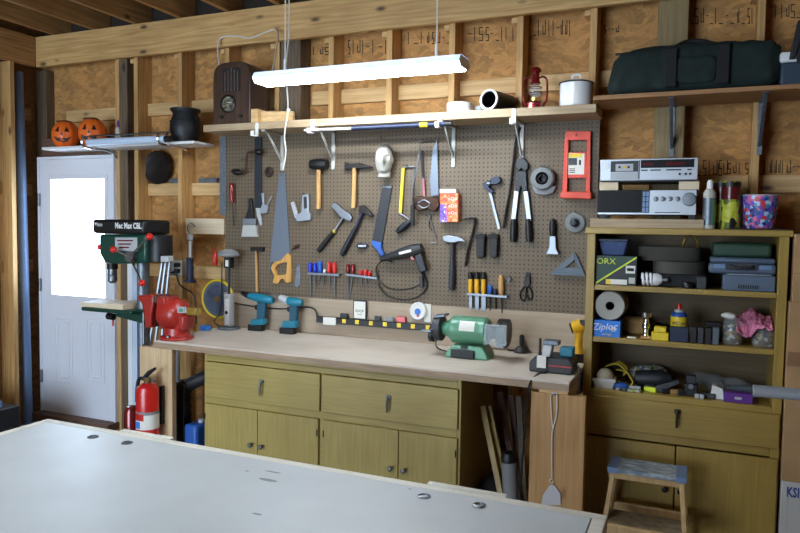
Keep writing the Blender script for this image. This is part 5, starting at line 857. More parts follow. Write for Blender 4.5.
# ================================================================== UNDER THE WORKTOP
def lath(a, b, y0, y1, w, m, n, l, c, gr=None, zb=0):   # leaning board: top at pixel a, lower end continued down to zb
    P0, P1 = A(a[0], a[1], y0), A(b[0], b[1], y1); d = (P1-P0).normalized(); k = (zb-P0.z)/d.z; P1 = P0+d*k; s = d.cross(Y_).normalized(); f = s.cross(d).normalized()
    o = G().obox((P0+P1)/2, (s, f, d), (w/2, .011, (P1-P0).length/2)).build(n, m, bev=.002); return tag(o, l, c, gr)
lath((483, 406), (500, 490), -.40, -.50, .030, 'bookcase', 'wood_lath', 'yellowish wooden lath leaning in the gap under the worktop, left of its pair', 'lath', 'laths under the worktop', .012); lath((489, 406), (506, 490), -.36, -.46, .030, 'bookcase', 'wood_lath', 'yellowish wooden lath leaning in the gap under the worktop, right of its pair', 'lath', 'laths under the worktop', .012)
for i, (a, b, m) in enumerate((((511, 395), (521, 495), 'jam_wood'), ((519, 396), (524, 495), 'post_wood'), ((500, 392), (515, 480), 'jam_wood'))):
    lath(a, b, -.12-.03*i, -.26-.03*i, .032, m, 'dark_board', ('narrow dark board leaning at the back of the gap beside the plank leg, middle one', 'narrow dark board leaning nearest the upright pine plank', 'narrow dark board leaning behind the yellowish laths')[i], 'board', 'dark boards in the gap', .012)
p = A(511, 470, -.64); zt = A(505, 449, -.62).z; t = T('capped_tube', 'grey tube with dark rounded cap standing in the gap under the worktop', 'tube', (p.x, -.62, 0))
G().lathe((p.x+.02, -.62, 0), (-.08, 0, 1), [(.03, .004), (.036, .1), (.038, zt-.06), (.001, zt-.059)], 24).build('shaft', 'grey', t); G().lathe((p.x+.02-.08*(zt-.06), -.62, zt-.06), (-.08, 0, 1), [(.039, 0), (.04, .02), (.032, .045), (.001, .055)], 24).build('cap', 'black', t)
p = A(487, 500, -.5); tag(G().sup((CX1+.085, -.26, .125), (.075, .13, .125), .7, 28, .3, 9, 3).build('dark_bag', 'soft_black'), 'crumpled dark bag on the floor in the gap beside the cabinet', 'bag')
# fly swatter on the plank leg
Ys = -.708; t = T('fly_swatter', 'pale wire fly swatter hanging on the upright pine plank', 'fly swatter', A(554, 395, Ys))
G().tube([A(552, 478, Ys), A(552, 440, Ys), A(553, 428, Ys), A(556.5, 415, Ys), A(557, 396, Ys), A(554, 393, Ys), A(551, 396, Ys), A(551.5, 415, Ys), A(552.5, 427, Ys)], .0028).build('wire_handle', 'rope', t); G().slab([(550, 485), (554, 485), (560.5, 494), (560.5, 505), (541, 505), (543, 495)], Ys-.002, Ys+.001).build('paddle', 'swatter', t); G().ring(A(551.5, 481, Ys), Y_, .009, .002, 16, 6).build('loop', 'rope', t); G().cyl(A(554, 394.5, -.7)-Y_*.016, A(554, 394.5, -.7)+Y_*.01, .004).build('nail', 'steel', t)

# ================================================================== BOOKCASE TOP
Yt = -.32
x0, x1 = A(590, 222, Yt).x, A(704, 222, Yt).x; z1 = A(647, 219, Yt).z
tag(G().box(x0, x1, Yt, -.02, BT, z1).build('riser_board', 'shelf_board', bev=.002), 'flat plywood board under the receiver on top of the bookcase', 'board')
z0 = z1; t = T('receiver', 'silver and black stereo receiver, the lower unit of the stack', 'receiver', ((A(597, 205, -.3).x+A(697, 205, -.3).x)/2, -.16, z0)); Yr = -.30
rx = lambda px: A(px, 205, Yr).x
rz = lambda py: A(650, py, Yr).z
zb, zt = rz(214.5), rz(190)
G().box(rx(597.5), rx(696.5), Yr, -.04, zb, zt).build('case', 'charcoal', t, bev=.002); G().box(rx(598), rx(641), Yr-.004, Yr-.0002, zb+.008, zt-.002).build('dark_panel', 'display', t); G().box(rx(649.5), rx(696), Yr-.004, Yr-.0002, zb+.008, zt-.002).build('silver_panel', 'amp_silver', t); G().box(rx(598), rx(696), Yr-.005, Yr-.0002, zb, zb+.0078).build('lower_trim', 'amp_silver', t)
for px in (642.5, 646): 
    for k in range(4): zz = zb+.012+k*(zt-zb-.016)/4; G().box(rx(px), rx(px+2.6), Yr-.005, Yr-.0002, zz, zz+(zt-zb-.016)/4-.004).build('selector_button', 'pipe_blue', t)
for px in (655.5, 662.5, 669.8, 677): G().lathe((rx(px), Yr-.004, rz(199)), -Y_, [(.0125, 0), (.0125, .003), (.010, .014), (.001, .015)], 18).build('small_knob', 'steel', t)
G().lathe((rx(689), Yr-.004, rz(199.5)), -Y_, [(.033, 0), (.033, .003), (.028, .018), (.001, .019)], 28).build('volume_knob', 'steel', t)
G().box(rx(655), rx(680), Yr-.0046, Yr-.0041, zb+.0085, zb+.012).build('print', 'ink', t)
for a in (602, 692):
    for fy in (Yr+.02, -.1): G().box(rx(a)-.015, rx(a)+.015, fy, fy+.04, z0, zb).build('foot', 'black', t)
zk = rz(181.5)
for a, b, l in ((598.5, 617.5, 'pale wood block between the stereo units at their left end'), (678, 698.5, 'pale wood block between the stereo units at their right end')): tag(G().box(rx(a), rx(b), Yr+.01, -.05, zt+.0002, zk).build('spacer_block', 'pale_ply', bev=.002), l, 'block', 'spacer blocks in the stereo stack')
zt2 = A(648, 158.5, Yr).z; t = T('cassette_deck', 'silver cassette deck on top of the stereo stack', 'cassette deck', (rx(647), -.16, zk))
G().box(rx(599), rx(696.5), Yr, -.05, zk+.006, zt2).build('case', 'amp_silver', t, bev=.003); G().box(rx(600), rx(695), Yr+.004, -.06, zk+.0002, zk+.0058).build('plinth', 'black', t)
dzz = lambda py: A(648, py, Yr).z
G().box(rx(609.5), rx(637), Yr-.003, Yr-.0002, dzz(171.5), dzz(160.5)).build('cassette_bay', 'dark_grey', t); G().box(rx(614.5), rx(632), Yr-.006, Yr-.0031, dzz(170.8), dzz(163.5)).build('cassette', 'light_grey', t)
for px in (618.5, 627.5): G().cyl((rx(px), Yr-.006, dzz(166.8)), (rx(px), Yr-.0075, dzz(166.8)), .006).build('reel', 'black', t)
G().box(rx(621.5), rx(625), Yr-.0068, Yr-.0061, dzz(168), dzz(165.6)).build('yellow_label', 'tool_yellow', t); G().box(rx(609.5), rx(637), Yr-.004, Yr-.0002, dzz(179), dzz(172.2)).build('lower_flap', 'light_grey', t, bev=.001); G().box(rx(602), rx(606.5), Yr-.003, Yr-.0002, dzz(167), dzz(163.5)).build('power_button', 'white', t)
G().box(rx(637.6), rx(638.4), Yr-.003, Yr-.0002, dzz(179), dzz(160)).build('divider', 'dark_grey', t); G().box(rx(639.5), rx(692.5), Yr-.003, Yr-.0002, dzz(168), dzz(160)).build('display', 'display', t); G().box(rx(641), rx(652), Yr-.0036, Yr-.0031, dzz(165.5), dzz(163)).box(rx(664), rx(683), Yr-.0036, Yr-.0031, dzz(165.5), dzz(163)).build('display_print', 'display_red', t)
for a, b in ((640, 646.5), (649, 659.5), (665, 680), (686, 690)): G().box(rx(a), rx(b), Yr-.0035, Yr-.0002, dzz(170.8), dzz(169.6)).build('button_strip', 'charcoal', t)
for px in (678.5, 684.5, 689): G().cyl((rx(px), Yr, dzz(174.5)), (rx(px), Yr-.008, dzz(174.5)), .0055).build('small_knob', 'black', t)
# cans and pail
def lat(n, l, c, px, z0, pytop, Y, rpx, prof, m, gr=None):
    p = A(px, 200, Y); h = A(px, pytop, Y).z-z0; r = rpx*pm(p); t = T(n, l, c, (p.x, Y, z0), gr); G().lathe((p.x, Y, z0), Z_, [(a*r, b*h) for a, b in prof], 28).build('body', m, t); return t, p.x, r, h
t, x, r, h = lat('spray_can', 'pale green and white spray can beside the receiver', 'can', 709.5, BT, 180, -.29, 6, [(.9, 0), (1, .015), (1, .74), (.7, .8), (.5, .82), (.001, .83)], 'off_white')
G().lathe((x, -.29, BT+h*.82), Z_, [(r*.5, 0), (r*.5, h*.12), (r*.3, h*.18), (.001, h*.18)], 16).build('nozzle', 'white', t); G().lathe((x, -.29, BT+h*.08), Z_, [(r*1.01, 0), (r*1.01, h*.55)], 28, cap=False).build('label', 'galvanised', t)
g = G(); g.loft([[(x+(r*1.03)*math.cos(a), -.29+(r*1.03)*math.sin(a), BT+h*.1), (x+(r*1.03)*math.cos(a), -.29+(r*1.03)*math.sin(a), BT+h*.6), (x+r*math.cos(a), -.29+r*math.sin(a), BT+h*.6), (x+r*math.cos(a), -.29+r*math.sin(a), BT+h*.1)] for a in [-1.2+1.2*k/6 for k in range(7)]]); g.build('green_panel', 'green', t)
for px, y, l in ((721.5, -.2, 'tall printed tin with red top band, left one of two beside the floral pail'), (731, -.24, 'tall printed tin with red top band, right one of two beside the floral pail')):
    t, x, r, h = lat('printed_tin', l, 'tin', px, BT, 181.5, y, 8.6, [(.98, 0), (1, .01), (1, .97), (1.02, .98), (1.02, 1), (.001, 1)], 'fruit_print', 'printed tins')
    G().lathe((x, y, BT+h*.62), Z_, [(r*1.01, 0), (r*1.01, h*.26)], 28, cap=False).build('red_band', 'display_red', t); G().lathe((x, y, BT+h*.88), Z_, [(r*1.012, 0), (r*1.012, h*.1)], 28, cap=False).build('black_band', 'black', t)
x = A(758, 220, -.2).x; tag(G().box(x-.13, x+.13, -.325, -.06, BT+.0002, BT+.006).build('dark_tray', 'charcoal', bev=.001), 'thin dark sheet under the floral pail on the bookcase', 'sheet')
p = A(759, 222, -.2); h = A(759, 195.5, -.2).z-BT-.0065; r = 17.3*pm(p); t = T('floral_pail', 'colourful flower printed pail on the right end of the bookcase', 'pail', (p.x, -.2, BT+.0062)); G().lathe((p.x, -.2, BT+.0062), Z_, [(r*.78, 0), (r*.8, .004), (r, h), (r*.96, h), (r*.76, .01), (.001, .01)], 36).build('bucket', 'floral', t); G().ring((p.x, -.2, BT+.0062+h), Z_, r*.98, .003, 36, 6).build('rim', 'light_grey', t)

# ================================================================== BOOKCASE SHELVES
def bxs(px0, px1, py, zb, y, d): p, q = A(px0, py, y), A(px1, py, y); return (p.x, q.x, y, y+d, zb, q.z if 1 else 0)
# shelf one
Y1 = -.315
a = bxs(593.5, 637, 256.5, S1, Y1, .17); a = (max(a[0], BX0+.043),)+a[1:]; t = T('printed_box', 'black and dark green tool box with lime diagonal stripe, lettering at top left', 'box', ((a[0]+a[1])/2, Y1+.08, S1)); G().box(*a).build('carton', 'black', t, bev=.001)
X0, X1, Z0, Z1 = a[0], a[1], a[4], a[5]; yq = Y1-.0006; w, h = X1-X0, Z1-Z0
G().prism([(X0+.001, yq, Z0+.004), (X0+.001, yq, Z1-.001), (X1-.002, yq, Z1-.001)], (0, .0005, 0)).build('green_panel', 'print_green', t); G().prism([(X0+.001, yq-.0006, Z0+.001), (X0+.001, yq-.0006, Z0+.011), (X1-.001, yq-.0006, Z1), (X1-.001, yq-.0006, Z1-.009)], (0, .0005, 0)).build('lime_stripe', 'lime', t)
G().text('ORX', .042, (X0+w*.25, yq-.0007, Z1-h*.2), X_, Z_, squeeze=1.05).build('lettering', 'lime', t); G().box(X0+w*.26, X0+w*.78, yq-.0006, yq, Z0+h*.03, Z0+h*.2).build('label', 'paper', t); G().box(X0+w*.26, X0+w*.38, yq-.0012, yq-.0007, Z0+h*.03, Z0+h*.2).build('label_corner', 'yellow', t); G().box(X0+w*.74, X0+w*.97, yq-.0006, yq, Z0+h*.42, Z0+h*.68).build('picture', 'paper', t); G().box(X0+w*.77, X0+w*.94, yq-.0012, yq-.0007, Z0+h*.5, Z0+h*.6).build('picture_tool', 'ink', t); G().box(X0+w*.82, X0+w*.97, yq-.0006, yq, Z0+h*.08, Z0+h*.28).build('badge', 'off_white', t)
x0, x1, zt = A(598, 246, Y1+.03).x, A(627, 246, Y1+.03).x, A(612, 239, Y1+.03).z; x0 = max(x0, BX0+.05); t = T('plastic_tub', 'translucent blue plastic tub standing on the green and black box', 'tub', ((x0+x1)/2, Y1+.09, Z1)); m = .018; yy0, yy1 = Y1+.03, Y1+.15
G().loft([[(x0+m, yy0+m, Z1+.0003), (x1-m, yy0+m, Z1+.0003), (x1-m, yy1-m, Z1+.0003), (x0+m, yy1-m, Z1+.0003)], [(x0, yy0, zt-.012), (x1, yy0, zt-.012), (x1, yy1, zt-.012), (x0, yy1, zt-.012)]]).build('tub', 'tub_blue', t, bev=.004); G().box(x0-.005, x1+.005, yy0-.005, yy1+.005, zt-.0118, zt).build('lid', 'navy', t, bev=.002)
c = A(648, 276, -.29); r = 6.8*pm(c); c.z = S1+r*1.04+.0005; t = T('light_bulb', 'white spiral compact fluorescent bulb lying beside the green and black box', 'bulb', (c.x, -.29, S1)); g = G()
g.tube([c+Vector((-.03+.055*k/36, r*.82*math.cos(k*PI/6), r*.82*math.sin(k*PI/6))) for k in range(37)], r*.2, 8, 2); g.build('spiral', 'white_gloss', t); G().lathe(c+Vector((.024, 0, 0)), X_, [(r*.9, 0), (r*.95, .02), (r*.55, .042), (.001, .043)], 24).build('ballast', 'white', t); G().lathe(c+Vector((.066, 0, 0)), X_, [(r*.45, 0), (r*.45, .025), (.006, .034), (.001, .036)], 20).build('screw_base', 'steel', t)
# belts / coiled strap
def belt(cx, cy, zb, hx, hy, h, th, m, n, l, gr, tw=0):
    g = G(); pts = [2*PI*k/40 for k in range(41)][:-1]; P = lambda a, k: (cx+(hx-k)*math.cos(a), cy+(hy-k)*math.copysign(abs(math.sin(a))**.8, math.sin(a)))
    V = [[g.b.verts.new((*P(a, k), z+tw*math.cos(a))) for k, z in ((0, zb), (0, zb+h), (th, zb+h), (th, zb))] for a in pts]
    for i in range(40):
        for j in range(4): g.b.faces.new((V[i][j], V[(i+1) % 40][j], V[(i+1) % 40][(j+1) % 4], V[i][(j+1) % 4]))
    return tag(g.build(n, m), l, 'belt', gr)
cx = (A(651, 270, -.29).x+A(703, 270, -.29).x)/2
p0 = A(651, 262, -.3); ztop = A(680, 262, -.3).z; zbt = A(680, 274, -.3).z
tag(G().box(cx-.16, cx+.13, -.27, -.06, S1+.0002, zbt-.0005).build('flat_case', 'soft_black', bev=.006), 'flat black case under the coiled grey belts', 'case')
belt(cx+.005, -.185, zbt, (A(704, 265, -.3).x-A(651, 265, -.3).x)/2, .125, ztop-zbt, .008, 'belt', 'sanding_belt', 'wide grey belt coiled in front on the top bookcase shelf', 'grey belts')
belt(cx-.04, -.155, ztop+.0005, .15, .10, A(660, 246, -.2).z-ztop-.004, .008, 'belt', 'sanding_belt', 'grey belt coiled on top of the wide front belt', 'grey belts')
tag(G().tube([(cx+.02, -.13, ztop+.05), (cx+.03, -.14, ztop+.11), (cx+.06, -.13, ztop+.13), (cx+.09, -.13, ztop+.09), (cx+.08, -.14, ztop+.03)], .006).build('brass_hook', 'brass'), 'thin brass hook sticking up from the coiled grey belts', 'hook')
p = A(688, 283, -.31); tag(G().lathe((p.x, -.305, S1), Z_, [(.024, 0), (.026, .006), (.026, .02), (.02, .028), (.001, .03)], 20).build('rubber_bumper', 'black'), 'black round bumper at the front of the top bookcase shelf', 'bumper')
a = bxs(697, 706.5, 277, S1, -.325, .04); tag(G().box(*a).build('grey_adapter', 'dark_grey', bev=.003), 'small grey adapter block beside the black round bumper', 'adapter')
# cases
a = bxs(723, 776, 276.5, S1, -.325, .2); a = (a[0], min(a[1], BX1-.045))+a[2:]; t = T('tool_tray', 'grey plastic tray with slotted front under the blue-grey case', 'tray', ((a[0]+a[1])/2, -.22, S1)); G().box(*a).build('tray', 'case_grey', t, bev=.006); ww = a[1]-a[0]
for k in range(9): xx = a[0]+ww*(.3+.045*k); G().box(xx, xx+ww*.025, -.3265, -.3252, S1+.012, S1+.03).build('slot', 'black', t)
G().box(a[0]+ww*.08, a[1]-ww*.08, -.3, -.16, a[5], a[5]+.004).build('top_lid', 'light_grey', t); zz = a[5]+.0042
b = bxs(709, 778, 259, zz, -.315, .24); b = (b[0], min(b[1], BX1-.044))+b[2:]; zt1 = A(743, 258, -.315).z; t = T('tool_case', 'blue-grey plastic power tool case with carry handle', 'case', ((b[0]+b[1])/2, -.2, zz)); ww = b[1]-b[0]; hh = zt1-zz
G().box(b[0], b[1], -.315, -.075, zz, zt1-hh*.36).build('lower_shell', 'case_grey', t, bev=.014); G().box(b[0]+.004, b[1]-.004, -.312, -.078, zt1-hh*.36+.0006, zt1).build('upper_shell', 'case_grey', t, bev=.012)
hx0, hx1 = b[0]+ww*.33, b[0]+ww*.66; zh = zz+hh*.4; G().tube([(hx0, -.315, zh+.01), (hx0+.012, -.332, zh), (hx1-.012, -.332, zh), (hx1, -.315, zh+.01)], .007).build('handle', 'charcoal', t); G().box(hx0-.02, hx1+.02, -.3165, -.3152, zh-.014, zh+.02).build('handle_recess', 'dark_grey', t)
for xx in (b[0]+ww*.16, b[0]+ww*.84): G().box(xx-.025, xx+.025, -.318, -.3152, zh-.006, zh+.014).build('latch', 'pipe_blue', t, bev=.002)
zc2 = min(A(743, 243, -.28).z, 1.58-.004); tag(G().box(b[0]+.015, b[1]-.02, -.29, -.08, zt1+.0005, zc2).build('dark_case', 'print_green', bev=.014), 'dark green case lying on top of the blue-grey tool case', 'case')
# shelf two
c = A(606, 307, -.31); r = 14.6*pm(c); a = bxs(592.5, 620.5, 321.5, S2, -.322, .15); a = (BX0+.0425,)+a[1:]; t = T('bag_box', 'bright blue carton with white script under the paper towel roll', 'box', ((a[0]+a[1])/2, -.25, S2)); G().box(*a).build('carton', 'box_blue', t, bev=.001); G().text('Ziploc', .05, ((a[0]+a[1])/2-.008, -.3226, a[5]-.032), (1, 0, .08), (.2, 0, 1), squeeze=.95).build('lettering', 'white', t); G().text('storage', .016, ((a[0]+a[1])/2, -.3226, a[4]+.014), X_, Z_).build('small_lettering', 'yellow', t); G().box(a[1]-.045, a[1]-.022, -.3226, -.3221, a[4]+.03, a[4]+.052).build('picture', 'light_grey', t)
cz = a[5]+r+.0006; cxx = max(c.x, BX0+.044+r); t = T('paper_towel_roll', 'white paper towel roll lying on the blue carton, hole facing out', 'roll', (cxx, -.2, a[5])); G().lathe((cxx, -.315, cz), Y_, [(r*.3, 0), (r*.94, 0), (r, .006), (r, .22), (r*.3, .22), (r*.3, 0)], 40, cap=False).build('paper', 'foam', t); G().lathe((cxx, -.313, cz), Y_, [(r*.29, 0), (r*.29, .21), (r*.26, .21), (r*.26, 0), (r*.29, 0)], 24, cap=False).lathe((cxx, -.12, cz), Y_, [(r*.26, 0), (.001, .001)], 20, cap=False).build('core', 'soft_black', t)
p = A(646, 330, -.27); h = A(646, 312, -.27).z-S2; t = T('chrome_fitting', 'chrome fitting with wide top standing on the middle bookcase shelf', 'fitting', (p.x, -.27, S2)); G().lathe((p.x, -.27, S2), Z_, [(.02, 0), (.02, .012), (.014, .02), (.014, h*.35), (.02, h*.4), (.02, h*.55), (.013, h*.62), (.013, h*.72), (.026, h*.82), (.027, h*.98), (.02, h), (.001, h)], 24).build('body', 'chrome', t)
p = A(636, 325, -.12); tag(G().sup((p.x, -.13, S2+.045), (.075, .06, .045), .6, 28, .2, 14, 5).build('cloth_bag', 'tan'), 'tan cloth bundle at the back of the middle bookcase shelf', 'bundle')
p = A(660, 326, -.2); g = G()
for k in range(5): g.ring((p.x+.006*math.sin(k*2), -.2+.004*math.cos(k*3), S2+.01+k*.013), (.12*math.sin(k*1.7), .12*math.cos(k), 1), .05-.003*k, .006, 28, 8)
tag(g.build('coiled_cable', 'black'), 'coiled black cable behind the yellow box on the middle shelf', 'cable')
a = bxs(651.5, 669, 328, S2, -.322, .06); t = T('yellow_box', 'small bright yellow plastic box on the middle bookcase shelf', 'box', ((a[0]+a[1])/2, -.3, S2)); G().box(*a[:5], a[4]+(a[5]-a[4])*.6).build('base', 'yellow', t, bev=.004); G().box(a[0]+.012, a[1]-.012, a[2]+.004, a[3]-.004, a[4]+(a[5]-a[4])*.6+.0003, a[5]).build('lid', 'yellow', t, bev=.004)
p, q = A(638, 337, -.32), A(652, 336, -.32); tag(G().cyl((p.x+.01, -.317, S2+.0085), (q.x-.006, -.317, S2+.0085), .0082).build('wooden_dowel', 'handle_wood'), 'short brown wooden dowel lying in front of the chrome fitting', 'dowel')
p, q = A(627, 336, -.32), A(637, 337, -.32); tag(G().box(p.x, q.x-.004, -.318, -.302, S2+.0002, S2+.008).build('white_marker', 'paper', bev=.003), 'small white stick lying between blue carton and dowel', 'stick')
t, x, r, h = lat('oil_can', 'blue spray can with yellow label and red cap on the middle shelf', 'can', 683.5, S2, 305, -.24, 7.8, [(.95, 0), (1, .012), (1, .7), (.85, .77), (.6, .8), (.001, .81)], 'blue')
G().lathe((x, -.24, S2+h*.3), Z_, [(r*1.012, 0), (r*1.012, h*.37)], 28, cap=False).build('label', 'yellow', t); G().text('WD-40', r*.62, (x, -.24-r*1.03, S2+h*.49), X_, Z_, squeeze=.9).build('lettering', 'navy', t); G().lathe((x, -.24, S2+h*.79), Z_, [(r*.62, 0), (r*.55, h*.08), (.001, h*.085)], 18).build('collar', 'light_grey', t); G().lathe((x, -.24, S2+h*.86), Z_, [(r*.3, 0), (r*.3, h*.13), (r*.2, h*.17), (.001, h*.17)], 16).build('cap', 'red', t)
a = bxs(670, 688.5, 328, S2, -.322, .05); tag(G().box(*a).build('navy_box', 'navy', bev=.002), 'dark navy carton in front of the blue spray can', 'box')
for i, (u0, u1, py, m) in enumerate(((690, 697, 327, 'black'), (698, 704, 328, 'dark_grey'), (705.5, 712, 328, 'black'), (713, 719.5, 328, 'smoke'))):
    a = bxs(u0, u1, py, S2, -.318, .035); tg = tag(G().box(*a).build('small_case', m, bev=.003), ('small black case just right of the navy carton', 'small dark grey case, second right of the navy carton', 'small black case, third right of the navy carton', 'smoky clear case beside the left glass jar')[i], 'case', 'small cases on the middle shelf')
a = bxs(706, 722, 323, S2, -.2, .06); tag(G().box(*a).build('black_box', 'black', bev=.003), 'black box standing behind the small cases', 'box')
def jar(px, rpx, py, l, y=-.26):
    p = A(px, 335, y); r = rpx*pm(p); h = A(px, py, y).z-S2; t = T('glass_jar', l, 'jar', (p.x, y, S2), 'glass jars of hardware'); G().lathe((p.x, y, S2), Z_, [(r*.9, 0), (r, .01), (r, h*.8), (r*.85, h*.92), (r*.87, h)], 28, cap=False).lathe((p.x, y, S2+.001), Z_, [(r*.9, 0), (.001, .001)], 28, cap=False).build('glass', 'clear', t); s = G().lathe((p.x, y, S2+.004), Z_, [(r*.86, 0), (r*.94, .01), (r*.94, h*.62), (r*.5, h*.74), (.001, h*.78)], 24).build('hardware', 'junk', t); return p.x, r, h
jar(732.5, 9.2, 317, 'glass jar of mixed hardware with white rag on top', -.25); jx, jr, jh = jar(764, 11, 326, 'glass jar of brown hardware under the pink rag', -.25)
p = A(729, 320, -.25); tag(G().sup((p.x, -.25, A(729, 318, -.25).z+.012), (.035, .03, .016), .9, 24, .3, 30, 2).build('white_rag', 'paper'), 'small white rag stuffed in the left glass jar', 'rag')
x0, x1 = A(736, 320, -.27).x, min(A(777, 320, -.27).x, BX1-.045); zt = A(755, 310, -.25).z
g = G(); n1, n2 = 40, 26; V = {}
for i in range(n1+1):
    for j in range(n2+1):
        u, v = i/n1, j/n2; x = x0+.004+(x1-x0-.008)*u; y = -.318+.22*v; f = (1-v)**1.6; zz = zt-.012-.02*math.cos(u*7)-.12*f*(.35+.65*math.exp(-((u-.35)/.28)**2))-.05*max(0, v-.6)+.014*noise.noise(Vector((u*7, v*5, 1)))+.008*noise.noise(Vector((u*19, v*15, 4))); y += .012*noise.noise(Vector((u*9, v*9, 9)))
        V[i, j] = g.b.verts.new((x, y, max(zz, S2+.02)))
for i in range(n1):
    for j in range(n2): g.b.faces.new((V[i, j], V[i+1, j], V[i+1, j+1], V[i, j+1]))
o = g.build('pink_rag', 'pink'); s = o.modifiers.new('thick', 'SOLIDIFY'); s.thickness = .006; tag(o, 'crumpled pink rag draped over the right glass jar', 'rag')
# bottom open shelf
x0, x1, zt = A(594, 380, -.30).x, A(615, 380, -.30).x, A(604, 378.5, -.30).z; x0 = BX0+.046; t = T('basket', 'small white plastic basket at the left end of the bottom shelf', 'basket', ((x0+x1)/2, -.25, S3)); m = .01
g = G(); o0 = [(x0+m, -.315+m), (x1-m, -.315+m), (x1-m, -.205-m), (x0+m, -.205-m)]; o1 = [(x0, -.315), (x1, -.315), (x1, -.205), (x0, -.205)]; i1 = [(x0+.004, -.311), (x1-.004, -.311), (x1-.004, -.209), (x0+.004, -.209)]; i0 = [(x0+m+.004, -.311+m), (x1-m-.004, -.311+m), (x1-m-.004, -.209-m), (x0+m+.004, -.209-m)]
g.loft([[(*q, S3) for q in o0], [(*q, zt) for q in o1], [(*q, zt) for q in i1], [(*q, S3+.005) for q in i0]]); g.build('tub', 'white', t); G().box(x0-.003, x1+.003, -.318, -.3152, zt-.012, zt).build('front_rim', 'white', t)
p = A(604, 373, -.26); tag(G().sup(((x0+x1)/2, -.26, S3+.05), (.042, .044, .046), 1, 28).build('cream_ball', 'cream'), 'round cream ball of twine sitting in the white basket', 'ball')
for i, (u0, v0, u1, v1, yy) in enumerate(((606, 364, 633, 386, -.2), (613, 362, 628, 375, -.16))):
    P = [A(u0, v0+2, yy), A((u0+u1)/2, v0, yy-.03), A(u1, v1-6, yy-.06), A(u1-4, v1, yy-.08), A(u0+12, v1-4, yy-.06), A(u0+4, v0+7, yy-.02)]; P = [Vector((q.x, q.y, max(q.z, S3+.02))) for q in P]; g = G()
    sp = spline(P, 8); R = []
    for k, q in enumerate(sp): d = (sp[min(k+1, len(sp)-1)]-sp[max(k-1, 0)]).normalized(); s = Vector((.15, 1, 0)).normalized()*.018; nn = d.cross(s).normalized()*.003; R.append([q-s-nn, q+s-nn, q+s+nn, q-s+nn])
    g.loft(R); tag(g.build('webbing_strap', 'strap_yellow'), ('yellow webbing strap looped beside the white basket, the front loop', 'yellow webbing strap looped behind the front yellow loop')[i], 'strap', 'yellow straps')
p = A(621, 388, -.29); tag(G().sup((p.x, -.295, S3+.018), (.035, .022, .018), .7, 24, .25, 30, 8).build('blue_cloth', 'blue'), 'small blue cloth in front of the yellow straps', 'cloth')
p = A(612, 391, -.31); o = tag(G().box(A(616, 390, -.31).x, A(641, 390, -.31).x, -.325, -.29, S3+.0002, S3+.012).build('seed_packet', 'confetti', bev=.002), 'flat speckled green packet at the shelf front below the blue cloth', 'packet')
p = A(645, 371, -.18); tag(G().sup((A(646, 371, -.13).x, -.11, S3+.05), (.085, .05, .05), .7, 28, .45, 14, 4).build('plastic_bag', 'film'), 'crumpled printed plastic bag at the back of the bottom shelf', 'bag')
t = T('power_tool', 'dark grey power tool lying among clutter on the bottom shelf', 'tool', (A(655, 385, -.2).x, -.22, S3)); xx = A(655, 385, -.22).x
G().lathe((xx-.1, -.20, S3+.045), (1, -.1, .12), [(.02, 0), (.04, .01), (.044, .12), (.034, .15), (.02, .18), (.001, .185)], 24).build('body', 'charcoal', t); G().prism([(xx-.06, -.24, S3+.004), (xx-.01, -.24, S3+.004), (xx+.02, -.24, S3+.05), (xx-.03, -.24, S3+.06)], (0, .035, 0)).build('handle', 'dark_grey', t, bev=.006); G().prism([(xx+.0, -.285, S3+.03), (xx+.11, -.285, S3+.075), (xx+.12, -.285, S3+.06), (xx+.02, -.285, S3+.0)], (0, .04, 0)).build('shoe', 'dark_grey', t, bev=.003)
rnd = random.Random(5)
for i, (px, m, l) in enumerate(((668, 'black', 'black bent bracket near the dark power tool'), (676, 'tan', 'small tan stick among the dark pieces'), (684, 'charcoal', 'charcoal plug beside the black clamp block'), (662, 'iron', 'iron bolt in front of the dark power tool'), (634, 'light_grey', 'pale grey clip at the front of the bottom shelf below the yellow straps'), (650, 'lime', 'lime green scrap among the clutter left of the iron bolt'), (709, 'black', 'black stub between the pale cubes and the folded paper'))):
    p = A(px, 392, -.3); d = Vector((rnd.uniform(.5, 1), rnd.uniform(-.4, .4), 0)).normalized(); tag(G().obox((p.x, -.285+.01*(i % 2), S3+.012+.0003), (d, Z_.cross(d), Z_), (.03, .009, .012)).build('hardware_piece', m, bev=.003), l, 'piece', 'hardware pieces on the bottom shelf')
p = A(691, 385, -.28); t = T('clamp_block', 'upright black clamp block in the middle of the bottom shelf', 'clamp', (p.x, -.27, S3)); h = A(691, 375, -.27).z-S3; G().box(p.x-.03, p.x+.03, -.29, -.24, S3, S3+h*.6).build('base', 'black', t, bev=.004); G().box(p.x-.022, p.x+.022, -.285, -.245, S3+h*.6, S3+h).build('jaw', 'dark_grey', t, bev=.004); G().cyl((p.x, -.292, S3+h*.5), (p.x, -.305, S3+h*.5), .012).build('screw', 'steel', t)
for i, px in enumerate((697, 702)): p = A(px, 394, -.315); tag(G().box(p.x-.010, p.x+.010, -.325, -.305, S3+.0002, S3+.022).build('plastic_dice', 'light_grey', bev=.003), ('small pale cube at the bottom shelf front, left one', 'small pale cube at the bottom shelf front, right one')[i], 'cube', 'pale cubes')
p = A(716, 381, -.17); tag(G().sup((p.x, -.13, S3+.042), (.11, .06, .045), .8, 40, .8, 16, 6).build('clear_bag', 'clear_bag'), 'crumpled clear plastic bag behind the purple box', 'bag')
